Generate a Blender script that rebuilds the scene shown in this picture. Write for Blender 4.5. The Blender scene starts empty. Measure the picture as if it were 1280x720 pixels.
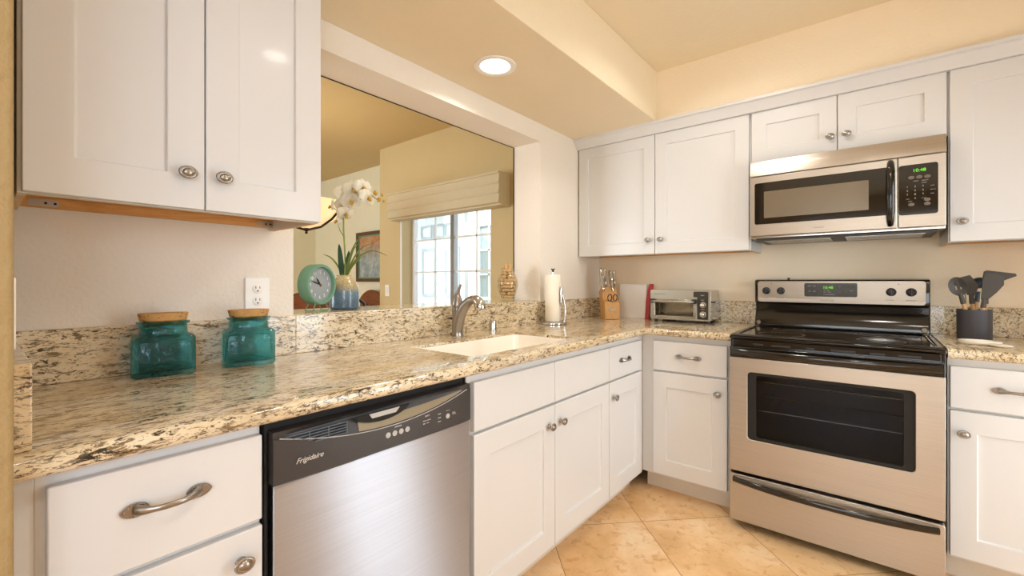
import bpy, bmesh, math, random
from math import sin, cos, pi, radians
from mathutils import Vector, Matrix
random.seed(7)
SC = bpy.context.scene
COL = SC.collection

# ------------------------------------------------------------------ camera, world, lights, exposure
cam_d = bpy.data.cameras.new('camera'); cam = bpy.data.objects.new('camera', cam_d); COL.objects.link(cam)
cam.location = (1.625, -3.06, 1.185)
cam.rotation_euler = (radians(90), 0, radians(39.2))
cam_d.sensor_width = 36.0; cam_d.lens = 549.0 / 1280.0 * 36.0
cam_d.shift_y = -8.0 / 1280.0; cam_d.clip_start = 0.02
SC.camera = cam
vs = SC.view_settings
vs.view_transform = 'Standard'; vs.look = 'None'; vs.gamma = 1.0; vs.use_curve_mapping = False
vs.exposure = -0.32
SC.cycles.use_denoising = True
SC.cycles.max_bounces = 10; SC.cycles.diffuse_bounces = 6; SC.cycles.glossy_bounces = 5
SC.cycles.transmission_bounces = 10; SC.cycles.transparent_max_bounces = 12
SC.cycles.caustics_reflective = False; SC.cycles.caustics_refractive = False
SC.cycles.sample_clamp_indirect = 6.0; SC.cycles.blur_glossy = 0.5

W = bpy.data.worlds.new('world'); SC.world = W; W.use_nodes = True
W.node_tree.nodes['Background'].inputs[0].default_value = (0.77, 0.90, 1.0, 1)
W.node_tree.nodes['Background'].inputs[1].default_value = 5.3

WARM = (1.0, 0.96, 0.90)
def area(name, loc, size, power, color, rot=(0, 0, 0), shape='DISK', size_y=None, spread=180):
    l = bpy.data.lights.new(name, 'AREA'); l.energy = power; l.color = color; l.shape = shape; l.size = size
    if size_y: l.size_y = size_y
    l.spread = radians(spread)
    o = bpy.data.objects.new(name, l); COL.objects.link(o); o.location = loc; o.rotation_euler = rot
    return o
# daylight through the patio door in the right wall; then added fill lights out of view
area('patio_daylight', (2.98, -1.125, 1.05), 2.0, 42, (0.90, 0.97, 1.0), (0, radians(90), 0), 'RECTANGLE', .95)
area('living_fill', (1.9, -6.6, 1.35), 2.4, 34, (1.0, 0.92, 0.82), (radians(90), 0, 0), 'RECTANGLE', 1.7)  # added fill from behind the camera, mainly for the back wall
area('left_run_fill', (2.98, -4.1, 1.5), 1.15, 35, (0.63, 0.78, 1.0), (0, radians(90), 0), 'RECTANGLE', 1.35)  # added cool fill for the left run of cabinets
area('dining_fill', (-2.4, -4.95, 1.4), 1.9, 102, (0.89, 0.95, 1.0), (radians(90), 0, 0), 'RECTANGLE', 1.5)  # added neutral fill that brightens the dining room
SUN = bpy.data.lights.new('sun', 'SUN'); SUN.energy = 3.5; SUN.angle = radians(4); SUN.color = (1, .97, .92)
so = bpy.data.objects.new('sun', SUN); COL.objects.link(so); so.rotation_euler = (radians(48), 0, radians(-25))
RECESSED_POWER = 5.6; CAN_POWER = 5.6; PENDANT_POWER = 5.5

# ------------------------------------------------------------------ materials
def nodes(m):
    m.use_nodes = True
    nt = m.node_tree
    return nt, nt.nodes['Principled BSDF']
def lin(h):
    def f(c):
        c /= 255.0
        return c / 12.92 if c <= 0.04045 else ((c + 0.055) / 1.055) ** 2.4
    return (f(int(h[0:2], 16)), f(int(h[2:4], 16)), f(int(h[4:6], 16)), 1)
def pos(nt, rot=(0, 0, 0), scale=(1, 1, 1), loc=(0, 0, 0), obj=False):
    mp = nt.nodes.new('ShaderNodeMapping')
    if obj:
        g = nt.nodes.new('ShaderNodeTexCoord'); nt.links.new(g.outputs['Object'], mp.inputs['Vector'])
    else:
        g = nt.nodes.new('ShaderNodeNewGeometry'); nt.links.new(g.outputs['Position'], mp.inputs['Vector'])
    mp.inputs['Rotation'].default_value = rot; mp.inputs['Scale'].default_value = scale; mp.inputs['Location'].default_value = loc
    return mp.outputs['Vector']
def noise(nt, vec, scale, detail=4, rough=.55, dist=0):
    n = nt.nodes.new('ShaderNodeTexNoise'); n.inputs['Scale'].default_value = scale
    n.inputs['Detail'].default_value = detail; n.inputs['Roughness'].default_value = rough; n.inputs['Distortion'].default_value = dist
    nt.links.new(vec, n.inputs['Vector']); return n.outputs['Fac']
def ramp(nt, fac, stops, interp='LINEAR'):
    r = nt.nodes.new('ShaderNodeValToRGB'); r.color_ramp.interpolation = interp
    e = r.color_ramp.elements
    while len(e) < len(stops): e.new(.5)
    for i, (p, c) in enumerate(stops): e[i].position = p; e[i].color = c
    nt.links.new(fac, r.inputs['Fac']); return r.outputs['Color']
def mix(nt, fac, a, b, mode='MIX'):
    m = nt.nodes.new('ShaderNodeMix'); m.data_type = 'RGBA'; m.blend_type = mode
    if isinstance(fac, float): m.inputs[0].default_value = fac
    else: nt.links.new(fac, m.inputs[0])
    for s, v in ((6, a), (7, b)):
        if isinstance(v, tuple): m.inputs[s].default_value = v
        else: nt.links.new(v, m.inputs[s])
    return m.outputs[2]
def bump(nt, p, h, strength, dist=.01):
    b = nt.nodes.new('ShaderNodeBump'); b.inputs['Strength'].default_value = strength; b.inputs['Distance'].default_value = dist
    nt.links.new(h, b.inputs['Height']); nt.links.new(b.outputs['Normal'], p.inputs['Normal'])
BW0, BW1 = (0, 0, 0, 1), (1, 1, 1, 1)
def mat(name, hexc, rough=.5, metal=0.0, coat=0.0, spec=None, **kw):
    m = bpy.data.materials.new(name); nt, p = nodes(m)
    c = lin(hexc)
    # a faint large-scale variation keeps every surface from being a perfectly flat tone
    v = noise(nt, pos(nt, obj=True), kw.get('vscale', 9.0), 3)
    d = kw.get('var', .03)
    dark = tuple(x * (1 - d) for x in c[:3]) + (1,); lite = tuple(min(1, x * (1 + d)) for x in c[:3]) + (1,)
    nt.links.new(mix(nt, v, dark, lite), p.inputs['Base Color'])
    p.inputs['Roughness'].default_value = rough; p.inputs['Metallic'].default_value = metal
    p.inputs['Coat Weight'].default_value = coat; p.inputs['Coat Roughness'].default_value = .08
    if spec is not None: p.inputs['Specular IOR Level'].default_value = spec
    return m
def wall_mat(name, hexc, strength=.22, scale=85):
    m = mat(name, hexc, .75, var=.02); nt = m.node_tree; p = nt.nodes['Principled BSDF']
    bump(nt, p, noise(nt, pos(nt), scale, 3, .5), strength, .008); return m
def steel_mat(name, hexc, rough, scale, aniso=.92):
    m = bpy.data.materials.new(name); nt, p = nodes(m)
    n = noise(nt, pos(nt, scale=scale, obj=True), 1.0, 3, .6)
    c = lin(hexc)
    nt.links.new(ramp(nt, n, [(.2, tuple(x * .86 for x in c[:3]) + (1,)), (.8, c)]), p.inputs['Base Color'])
    p.inputs['Metallic'].default_value = 1; p.inputs['Roughness'].default_value = rough
    p.inputs['Anisotropic'].default_value = aniso; p.inputs['Anisotropic Rotation'].default_value = .25
    tg = nt.nodes.new('ShaderNodeTangent'); tg.direction_type = 'RADIAL'; tg.axis = 'Z'; nt.links.new(tg.outputs[0], p.inputs['Tangent'])
    return m
def granite(name):
    m = bpy.data.materials.new(name); nt, p = nodes(m)
    v0 = pos(nt)
    va = pos(nt, rot=(.5, .35, radians(-58)), scale=(1, .30, 1))
    vb = pos(nt, rot=(.2, -.3, radians(-40)), scale=(1, .45, 1))
    base = ramp(nt, noise(nt, va, 6, 6, .62, .6), [(.26, lin('BFA67E')), (.42, lin('D6C09A')), (.55, lin('E5D5B6')), (.72, lin('EADFCB'))])
    grey = ramp(nt, noise(nt, va, 15, 5, .6, .8), [(.54, BW0), (.70, (.8, .8, .8, 1))])
    base = mix(nt, grey, base, lin('C2B59F'))
    # brown-grey streaks, denser in some areas
    patch = ramp(nt, noise(nt, v0, 3.4, 4, .55, .4), [(.32, (.25, .25, .25, 1)), (.54, BW1)])
    st = ramp(nt, noise(nt, va, 62, 6, .78, .7), [(.525, BW0), (.585, BW1)])
    base = mix(nt, mix(nt, 1.0, st, patch, 'MULTIPLY'), base, lin('7C664A'))
    # black flecks of two sizes
    patch2 = ramp(nt, noise(nt, v0, 5.5, 3, .55, .5), [(.32, (.25, .25, .25, 1)), (.52, BW1)])
    f1 = ramp(nt, noise(nt, vb, 150, 4, .68, .5), [(.57, BW0), (.60, BW1)])
    f2 = ramp(nt, noise(nt, va, 56, 6, .78, 1.1), [(.575, BW0), (.605, BW1)])
    base = mix(nt, mix(nt, 1.0, f1, patch2, 'MULTIPLY'), base, lin('51402E'))
    base = mix(nt, mix(nt, 1.0, f2, patch2, 'MULTIPLY'), base, lin('2C251F'))
    nt.links.new(base, p.inputs['Base Color'])
    p.inputs['Roughness'].default_value = .12; p.inputs['Coat Weight'].default_value = .2; p.inputs['Coat Roughness'].default_value = .03
    return m
def glass_pane(name, tint=(1, 1, 1, 1), gloss=.10, edge=.6):
    m = bpy.data.materials.new(name); m.use_nodes = True; nt = m.node_tree; nt.nodes.clear()
    o = nt.nodes.new('ShaderNodeOutputMaterial'); t = nt.nodes.new('ShaderNodeBsdfTransparent'); g = nt.nodes.new('ShaderNodeBsdfGlossy')
    t.inputs[0].default_value = tint; g.inputs['Roughness'].default_value = .03
    x = nt.nodes.new('ShaderNodeMixShader'); lw = nt.nodes.new('ShaderNodeLayerWeight'); lw.inputs[0].default_value = .25
    ma = nt.nodes.new('ShaderNodeMath'); ma.operation = 'MULTIPLY_ADD'; ma.inputs[1].default_value = edge; ma.inputs[2].default_value = gloss * .4
    nt.links.new(lw.outputs['Fresnel'], ma.inputs[0]); nt.links.new(ma.outputs[0], x.inputs[0])
    nt.links.new(t.outputs[0], x.inputs[1]); nt.links.new(g.outputs[0], x.inputs[2]); nt.links.new(x.outputs[0], o.inputs[0]); return m
def emit(name, hexc, strength):
    m = bpy.data.materials.new(name); nt, p = nodes(m)
    p.inputs['Base Color'].default_value = lin(hexc); p.inputs['Emission Color'].default_value = lin(hexc); p.inputs['Emission Strength'].default_value = strength
    return m
def glass(name, hexc, rough=.02, ior=1.45, dimple=0.0):
    m = bpy.data.materials.new(name); nt, p = nodes(m)
    p.inputs['Base Color'].default_value = lin(hexc); p.inputs['Transmission Weight'].default_value = 1
    p.inputs['Roughness'].default_value = rough; p.inputs['IOR'].default_value = ior
    if dimple: bump(nt, p, noise(nt, pos(nt, obj=True), 38, 2, .5, .4), dimple, .01)
    return m
def wood(name, c1, c2, scale=(1, 1, 12), rough=.5):
    m = bpy.data.materials.new(name); nt, p = nodes(m)
    n = noise(nt, pos(nt, scale=scale, obj=True), 9, 5, .6, .8)
    nt.links.new(ramp(nt, n, [(.3, lin(c1)), (.7, lin(c2))]), p.inputs['Base Color']); p.inputs['Roughness'].default_value = rough
    bump(nt, p, n, .06, .002); return m

M = {}
M['wall'] = wall_mat('cream_orange_peel_paint', 'F4E5CB')
M['ceil'] = wall_mat('ceiling_cream_paint', 'EADBBE', .2)
M['tan'] = wall_mat('tan_olive_paint', 'CDB98A')
M['sage'] = wall_mat('pale_sage_paint', 'E9E4C9')
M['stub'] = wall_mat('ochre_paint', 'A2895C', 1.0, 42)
M['cab'] = mat('white_cabinet_paint', 'DAD9D8', .34, var=.012, coat=.12)
M['toe'] = mat('toe_kick_paint', 'D9D0C2', .5)
M['maple'] = wood('maple_underside', 'C8904C', 'E0AE6C', (1, 6, 6), .5)
M['plywood'] = wood('plywood_edge', 'D9B98A', 'EBD3A8', (1, 1, 30), .6)
M['bracket'] = mat('galvanised_bracket', 'B9B2A6', .45, .4)
M['nickel'] = mat('brushed_nickel', 'A29C95', .30, 1.0, var=.12, vscale=60)
M['nickel_dark'] = mat('antiqued_nickel', '7C705E', .4, 1.0)
M['steel'] = steel_mat('brushed_steel', 'C2C3CA', .44, (2, 2, 240), .95)
M['steel_warm'] = steel_mat('brushed_steel_range', 'C0B6A9', .38, (2, 2, 240), .6)  # warm tint in the base colour stands in for tan reflections
M['steel_plain'] = mat('polished_steel', 'C9C6C0', .16, 1.0, var=.03)
M['chrome'] = mat('chrome', 'D8D8D8', .07, 1.0, var=.02)
M['black'] = mat('black_enamel', '120F0D', .12, coat=.4)
M['blackplastic'] = mat('black_plastic', '2B2929', .36)
M['blackmatte'] = mat('black_matte', '181614', .7)
M['glassblack'] = mat('black_ceramic_glass', '0C0B0B', .08, coat=.5)
M['dwpanel'] = mat('charcoal_plastic', '383433', .35, var=.02)
M['dwlight'] = mat('warm_grey_recess', '7E6D54', .35, .6)
M['granite'] = granite('speckled_cream_granite')
M['white'] = mat('white_plastic', 'F1EEE8', .3)
M['porcelain'] = mat('bisque_porcelain', 'F7F0E4', .14, coat=.4, var=.01)
M['ceramic'] = mat('white_ceramic', 'F2EDE2', .15, coat=.4)
M['grey'] = mat('grey_print', 'B9B6B2', .5)
M['logo'] = mat('silver_print', 'D8D4CC', .35, .4)
M['darkprint'] = mat('dark_print', '6B6157', .5)
M['slot'] = mat('slot_black', '1A1815', .8)
def soft_glass(name, glass_hex, tint_hex, share, dimple=0.0, rough=.02):
    m = glass(name, glass_hex, rough, 1.45, dimple); nt = m.node_tree; p = nt.nodes['Principled BSDF']
    t_ = nt.nodes.new('ShaderNodeBsdfTransparent'); t_.inputs[0].default_value = lin(tint_hex)
    x = nt.nodes.new('ShaderNodeMixShader'); x.inputs[0].default_value = share
    nt.links.new(p.outputs[0], x.inputs[1]); nt.links.new(t_.outputs[0], x.inputs[2]); nt.links.new(x.outputs[0], nt.nodes['Material Output'].inputs[0]); return m
M['teal'] = soft_glass('teal_glass', 'B2ECF0', 'AAE6EC', .40, .6)
M['clear'] = glass_pane('clear_glass', (.985, .99, .985, 1), .05, .3)
M['pane'] = glass_pane('window_pane', (1, 1, 1, 1), .10)
M['ovenpane'] = glass_pane('smoked_oven_pane', (.62, .67, .73, 1), .03, .12)
M['toasterpane'] = glass_pane('toaster_pane', (.85, .82, .76, 1), .10)
M['mwglass'] = mat('microwave_black_glass', '15110E', .06, coat=.3)
M['mwmesh'] = mat('microwave_window_mesh', '7A6E5C', .22, .3)
M['cork'] = mat('cork', 'C89A5E', .85, var=.25, vscale=120)
def cork_specks(m):
    nt = m.node_tree; p = nt.nodes['Principled BSDF']
    sp = ramp(nt, noise(nt, pos(nt, obj=True, scale=(1, 1, 1.6)), 130, 3, .6), [(.60, BW0), (.66, BW1)])
    old = p.inputs['Base Color'].links[0].from_socket
    nt.links.new(mix(nt, sp, old, lin('6A431F')), p.inputs['Base Color'])
cork_specks(M['cork'])
M['corkend'] = mat('wine_cork', 'D2AC78', .85, var=.2, vscale=90)
M['block'] = wood('oak_block', 'B98348', 'D9A96B', (40, 3, 3), .45)
M['utwood'] = wood('beech_handle', 'C79762', 'E0B98A', (6, 6, 1), .55)
M['utgrey'] = mat('charcoal_silicone', '4A4743', .55)
M['utblue'] = mat('slate_silicone', '5C6672', .5)
M['crock'] = mat('charcoal_crock', '403F45', .55)
M['clock'] = mat('sage_green_enamel', '6F9A80', .38)
M['clockface'] = mat('pale_grey_dial', '949B9E', .6)
M['brass'] = mat('brass', 'C49A50', .25, 1.0)
M['paper'] = mat('paper_towel', 'F2E8D6', .95)
M['board'] = mat('white_cutting_board', 'F7F3EC', .4)
M['red'] = mat('red_handle', 'B8201C', .32)
M['petal'] = mat('white_petal', 'F6F1E2', .55, var=.05)
M['lip'] = mat('yellow_lip', 'B98E28', .5)
M['leaf'] = mat('dark_leaf', '2F5A2A', .4, var=.2)
M['grassleaf'] = mat('grass_leaf', '8F9F4A', .5, var=.2)
M['stem'] = mat('green_stem', '7D8A3C', .5, var=.2)
M['bronze'] = mat('dark_bronze', '3A2A20', .4, .7)
M['shade'] = emit('amber_glass_shade', 'F8D8A4', .95)
M['lens'] = emit('lamp_lens', 'FFF4E0', 7.0)
M['green_led'] = emit('green_display', '6BE62A', .55)
M['darkdisplay'] = mat('dark_display', '3A352E', .25)
M['valance'] = mat('cream_shade_fabric', 'CFC3A4', .8)
M['frame_wood'] = wood('walnut_frame', '4A2E1A', '6B4526', (6, 1, 6), .4)
M['chair_wood'] = wood('cherry_chair', '5A2C14', '8A4A22', (1, 6, 6), .35)
M['vinyl'] = mat('white_vinyl', 'F0F0EE', .35)
M['alu'] = mat('grey_aluminium', '8C8984', .4, .6)
M['extwhite'] = mat('exterior_white', 'F4F6F8', .6)
M['extgrey'] = mat('exterior_grey', 'B9BEC2', .7)
M['extblind'] = mat('exterior_blind', 'B6C8D4', .5)

def floor_mat():
    m = bpy.data.materials.new('travertine_tile'); nt, p = nodes(m)
    v = pos(nt, rot=(0, 0, radians(-45)), loc=(.1563, 1.22 + .4655 * 20, 0))
    # rotate in place: vector = R(-45) * position
    sh = nt.nodes.new('ShaderNodeVectorMath'); sh.operation = 'ADD'; sh.inputs[1].default_value = (.4655 * 20, 0, 0)
    nt.links.new(v, sh.inputs[0]); v = sh.outputs[0]
    b = nt.nodes.new('ShaderNodeTexBrick'); b.offset = 0; b.squash = 1
    for k, val in (('Scale', 1), ('Brick Width', .4655), ('Row Height', .4655), ('Mortar Size', .0016), ('Mortar Smooth', .2), ('Bias', 0)):
        b.inputs[k].default_value = val
    b.inputs['Color1'].default_value = (.2, .2, .2, 1); b.inputs['Color2'].default_value = (.8, .8, .8, 1); b.inputs['Mortar'].default_value = (.5, .5, .5, 1)
    nt.links.new(v, b.inputs['Vector'])
    # each tile shifts the pattern it carries
    g = pos(nt)
    off = nt.nodes.new('ShaderNodeVectorMath'); off.operation = 'MULTIPLY_ADD'
    nt.links.new(b.outputs['Color'], off.inputs[0]); off.inputs[1].default_value = (7, 3, 5); nt.links.new(g, off.inputs[2])
    c = ramp(nt, noise(nt, off.outputs[0], 3.0, 7, .62, .8), [(.28, lin('D2A670')), (.45, lin('E3B883')), (.58, lin('ECC696')), (.75, lin('F4DBB6'))])
    c2 = ramp(nt, noise(nt, off.outputs[0], 22, 5, .65, .5), [(.34, lin('D6B48C')), (.46, BW1)])
    c = mix(nt, .55, c, mix(nt, 1.0, c, c2, 'MULTIPLY'))
    c = mix(nt, b.outputs['Fac'], c, lin('8A6234'))
    nt.links.new(c, p.inputs['Base Color']); p.inputs['Roughness'].default_value = .38
    bump(nt, p, b.outputs['Fac'], -.3, .002); return m
M['floor'] = floor_mat()
def vase_mat():
    m = bpy.data.materials.new('two_tone_glaze'); nt, p = nodes(m)
    tc = nt.nodes.new('ShaderNodeTexCoord'); sx = nt.nodes.new('ShaderNodeSeparateXYZ'); nt.links.new(tc.outputs['Object'], sx.inputs[0])
    n = noise(nt, tc.outputs['Object'], 40, 3); ma = nt.nodes.new('ShaderNodeMath'); ma.operation = 'MULTIPLY_ADD'; ma.inputs[1].default_value = .05
    nt.links.new(n, ma.inputs[0]); nt.links.new(sx.outputs[2], ma.inputs[2])
    c = ramp(nt, ma.outputs[0], [(.05, lin('5C7386')), (.095, lin('6F8797')), (.125, lin('B5A57E')), (.17, lin('D2BD8E'))])
    sp = ramp(nt, noise(nt, tc.outputs['Object'], 300, 2), [(.42, lin('6E6A60')), (.5, BW1)])
    nt.links.new(mix(nt, .5, c, mix(nt, 1.0, c, sp, 'MULTIPLY')), p.inputs['Base Color']); p.inputs['Roughness'].default_value = .15; return m
M['glaze'] = vase_mat()
def art_mat():
    m = bpy.data.materials.new('blurry_garden_painting'); nt, p = nodes(m)
    v = pos(nt, obj=True); n = noise(nt, v, 9, 6, .7, .6)
    warm = ramp(nt, n, [(.3, lin('6A5638')), (.45, lin('A9794E')), (.58, lin('C79A72')), (.75, lin('6F7A5A'))])
    cool = ramp(nt, n, [(.3, lin('6E7B82')), (.48, lin('98A6A8')), (.62, lin('B9C0BA')), (.78, lin('8F7A62'))])
    tc = nt.nodes.new('ShaderNodeTexCoord'); sx = nt.nodes.new('ShaderNodeSeparateXYZ'); nt.links.new(tc.outputs['Object'], sx.inputs[0])
    ma = nt.nodes.new('ShaderNodeMath'); ma.operation = 'MULTIPLY_ADD'; ma.inputs[1].default_value = .35; nt.links.new(n, ma.inputs[0]); nt.links.new(sx.outputs[2], ma.inputs[2])
    nt.links.new(mix(nt, ramp(nt, ma.outputs[0], [(.14, BW0), (.34, BW1)]), cool, warm), p.inputs['Base Color']); p.inputs['Roughness'].default_value = .4; return m
M['art'] = art_mat()

# ------------------------------------------------------------------ mesh helpers
def B(): return bmesh.new()
def box(bm, x0, x1, y0, y1, z0, z1):
    vs_ = [bm.verts.new(p) for p in ((x0, y0, z0), (x1, y0, z0), (x1, y1, z0), (x0, y1, z0), (x0, y0, z1), (x1, y0, z1), (x1, y1, z1), (x0, y1, z1))]
    return [bm.faces.new([vs_[i] for i in f]) for f in ((3, 2, 1, 0), (4, 5, 6, 7), (0, 1, 5, 4), (1, 2, 6, 5), (2, 3, 7, 6), (3, 0, 4, 7))]
def frame_of(d):
    d = Vector(d).normalized(); a = Vector((0, 0, 1)) if abs(d.z) < .9 else Vector((1, 0, 0))
    u = d.cross(a).normalized(); return u, d.cross(u).normalized()
def tube(bm, pts, rad, seg=12, cap=True, flat=None, up=None):
    pts = [Vector(p) for p in pts]; n = len(pts)
    if not hasattr(rad, '__len__'): rad = [rad] * n
    rings = []; pu = None
    for i, p in enumerate(pts):
        d = (pts[min(i + 1, n - 1)] - pts[max(i - 1, 0)]).normalized()
        if pu is None:
            if up is not None: u = (Vector(up) - d * d.dot(Vector(up))).normalized()
            else: u, _ = frame_of(d)
        else: u = (pu - d * d.dot(pu)).normalized()
        pu = u; w = d.cross(u)
        fu, fw = (1, 1) if flat is None else flat
        rings.append([bm.verts.new(p + (u * cos(2 * pi * k / seg) * fu + w * sin(2 * pi * k / seg) * fw) * rad[i]) for k in range(seg)])
    for a, b in zip(rings, rings[1:]):
        for k in range(seg): bm.faces.new((a[k], a[(k + 1) % seg], b[(k + 1) % seg], b[k]))
    if cap: bm.faces.new(rings[0][::-1]); bm.faces.new(rings[-1])
def cyl(bm, p0, p1, r0, r1=None, seg=24): tube(bm, [p0, p1], [r0, r0 if r1 is None else r1], seg)
def lathe(bm, prof, seg=32, mx=None, cap=True, sx=1, sy=1):
    """prof: list of (radius, height) about +z; mx maps to place"""
    mx = mx or Matrix(); rings = []
    for r, h in prof:
        rings.append([bm.verts.new(mx @ Vector((r * cos(2 * pi * k / seg) * sx, r * sin(2 * pi * k / seg) * sy, h))) for k in range(seg)])
    for a, b in zip(rings, rings[1:]):
        for k in range(seg): bm.faces.new((a[k], a[(k + 1) % seg], b[(k + 1) % seg], b[k]))
    if cap: bm.faces.new(rings[0][::-1]); bm.faces.new(rings[-1])
def prism(bm, poly, off, mx=None):
    """poly: 2D points in local xz, extruded along +y by off"""
    mx = mx or Matrix()
    a = [bm.verts.new(mx @ Vector((x, 0, z))) for x, z in poly]; b = [bm.verts.new(mx @ Vector((x, off, z))) for x, z in poly]
    n = len(poly); bm.faces.new(a); bm.faces.new(b[::-1])
    for i in range(n): bm.faces.new((a[i], b[i], b[(i + 1) % n], a[(i + 1) % n]))
def rrect(x0, x1, z0, z1, r, seg=5):
    out = []
    for cx, cz, a0 in ((x1 - r, z1 - r, 0), (x0 + r, z1 - r, 90), (x0 + r, z0 + r, 180), (x1 - r, z0 + r, 270)):
        for k in range(seg + 1):
            a = radians(a0 + 90 * k / seg); out.append((cx + r * cos(a), cz + r * sin(a)))
    return out
def ring_prism(bm, outer, inner, y0, y1):
    """frame between two same-length 2D loops (xz)"""
    n = len(outer); V = {}
    for nm, loop, y in (('of', outer, y0), ('if', inner, y0), ('ob', outer, y1), ('ib', inner, y1)):
        V[nm] = [bm.verts.new((x, y, z)) for x, z in loop]
    for i in range(n):
        j = (i + 1) % n
        bm.faces.new((V['of'][i], V['of'][j], V['if'][j], V['if'][i])); bm.faces.new((V['ob'][i], V['ib'][i], V['ib'][j], V['ob'][j]))
        bm.faces.new((V['of'][i], V['ob'][i], V['ob'][j], V['of'][j])); bm.faces.new((V['if'][i], V['if'][j], V['ib'][j], V['ib'][i]))
def ball(bm, c, r, seg=12, sc=(1, 1, 1)):
    mx = Matrix.Translation(c) @ Matrix.Diagonal((r * sc[0], r * sc[1], r * sc[2], 1))
    bmesh.ops.create_uvsphere(bm, u_segments=seg, v_segments=max(6, seg // 2), radius=1, matrix=mx)
def text_bm(bm, body, size, origin, rot=None, shear=0, extrude=.0003, align='LEFT'):
    """text standing in the xz plane facing -y, unless rot is given"""
    cu = bpy.data.curves.new('t', 'FONT'); cu.body = body; cu.size = size; cu.shear = shear; cu.extrude = extrude; cu.align_x = align; cu.resolution_u = 3
    o = bpy.data.objects.new('t', cu); COL.objects.link(o)
    dg = bpy.context.evaluated_depsgraph_get(); me = bpy.data.meshes.new_from_object(o.evaluated_get(dg))
    me.transform(Matrix.Translation(origin) @ (rot or Matrix.Rotation(pi / 2, 4, 'X')))
    bm.from_mesh(me); bpy.data.objects.remove(o); bpy.data.curves.remove(cu); bpy.data.meshes.remove(me)

def ob(name, bm, m, parent=None, bevel=0.0, seg=2, smooth=True, loc=None, rot=None, angle=35, kind=None, label=None):
    bmesh.ops.recalc_face_normals(bm, faces=bm.faces[:])
    me = bpy.data.meshes.new(name); bm.to_mesh(me); bm.free()
    me.materials.append(M[m] if isinstance(m, str) else m)
    if smooth:
        me.polygons.foreach_set('use_smooth', [True] * len(me.polygons)); me.set_sharp_from_angle(angle=radians(angle))
    o = bpy.data.objects.new(name, me); COL.objects.link(o)
    if parent: o.parent = parent
    if loc: o.location = loc
    if rot: o.rotation_euler = rot
    if bevel:
        b = o.modifiers.new('edge', 'BEVEL'); b.width = bevel; b.segments = seg; b.limit_method = 'ANGLE'; b.angle_limit = radians(40); b.harden_normals = False
    if kind: o['kind'] = kind
    if label: o['label'] = label
    return o
def tag(o, label, cat, group=None):
    o['label'] = label; o['category'] = cat
    if group: o['group'] = group
    return o
def thing(name, label, cat, loc=(0, 0, 0), rz=0, group=None):
    o = bpy.data.objects.new(name, None); COL.objects.link(o); o.location = loc; o.rotation_euler = (0, 0, rz); o.empty_display_size = .05
    return tag(o, label, cat, group)
def struct(name, bm, m, **kw): return ob(name, bm, m, kind='structure', **kw)
def copy_tree(o, parent=None):
    c = o.copy(); COL.objects.link(c)
    if parent: c.parent = parent
    for ch in list(o.children): copy_tree(ch, c)
    return c

# ------------------------------------------------------------------ room shell
CT = .925; CB = .887           # counter top and bottom
CEIL = 2.50; SOF = 2.187
DX, DY0, DY1, DZ = 2.75, -1.58, -.70, 2.06
bm = B(); box(bm, -4.6, 3.6, -6.4, .3, -.05, 0); struct('floor', bm, 'floor', smooth=False)
M['cavity'] = mat('dark_oven_enamel', '4A4F57', .5)
# left wall with the pass-through
OY0, OY1, OZ0, OZ1 = -2.325, -.786, 1.035, 2.075
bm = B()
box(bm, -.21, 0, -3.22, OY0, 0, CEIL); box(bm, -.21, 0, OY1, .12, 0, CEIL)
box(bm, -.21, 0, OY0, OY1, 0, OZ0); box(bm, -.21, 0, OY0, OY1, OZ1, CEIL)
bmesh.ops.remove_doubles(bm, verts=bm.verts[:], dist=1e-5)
struct('wall_left', bm, wall_mat('cool_light_tint_pass_through_wall', 'ECE4D8'), smooth=False)  # cream greyed to put this wall's cooler light into its colour
bm = B(); box(bm, 0, 3.6, 0, .12, 0, CEIL); struct('wall_back', bm, 'wall', smooth=False)
# bulkhead above the back-wall cabinets
bm = B(); box(bm, .0, DX, -.345, 0, 2.19, CEIL); struct('wall_bulkhead', bm, 'wall', smooth=False)
bm = B(); box(bm, -.21, 3.6, -6.4, .12, CEIL, CEIL + .1); struct('ceiling', bm, 'ceil', smooth=False)
bm = B(); box(bm, 0, .588, -3.22, -.345, SOF, CEIL); struct('ceiling_soffit', bm, 'ceil', bevel=.004)
# stub wall whose end faces the camera
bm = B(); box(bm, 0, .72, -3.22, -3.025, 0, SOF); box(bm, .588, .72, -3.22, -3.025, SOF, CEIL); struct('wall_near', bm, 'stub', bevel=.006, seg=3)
bm = B(); box(bm, -.21, 0, -6.4, -3.22, 0, CEIL); struct('wall_left_rear', bm, 'wall', smooth=False)
# right wall with patio door opening
bm = B(); box(bm, DX, DX + .12, -6.4, -4.8, 0, CEIL); box(bm, DX, DX + .12, -3.4, DY0, 0, CEIL); box(bm, DX, DX + .12, -4.8, -3.4, 0, .9); box(bm, DX, DX + .12, -4.8, -3.4, 2.1, CEIL); box(bm, DX, DX + .12, DY1, -.001, 0, CEIL); box(bm, DX, DX + .12, DY0, DY1, DZ, CEIL)
struct('wall_right', bm, 'wall', smooth=False)
d = bpy.data.objects.new('door_1', None); COL.objects.link(d); d.location = (DX + .06, 0, 0); d['kind'] = 'structure'
bm = B()
for y0, y1 in ((DY0, DY0 + .07), (DY1 - .07, DY1), (-1.20, -1.08)): box(bm, -.03, .03, y0, y1, .01, DZ)
box(bm, -.03, .03, DY0, DY1, .01, .09); box(bm, -.03, .03, DY0, DY1, DZ - .07, DZ); ob('door_frame', bm, 'vinyl', d, .003)
bm = B(); box(bm, -.004, .004, DY0 + .07, DY1 - .07, .09, DZ - .07); ob('door_glass', bm, 'pane', d, smooth=False)
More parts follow.
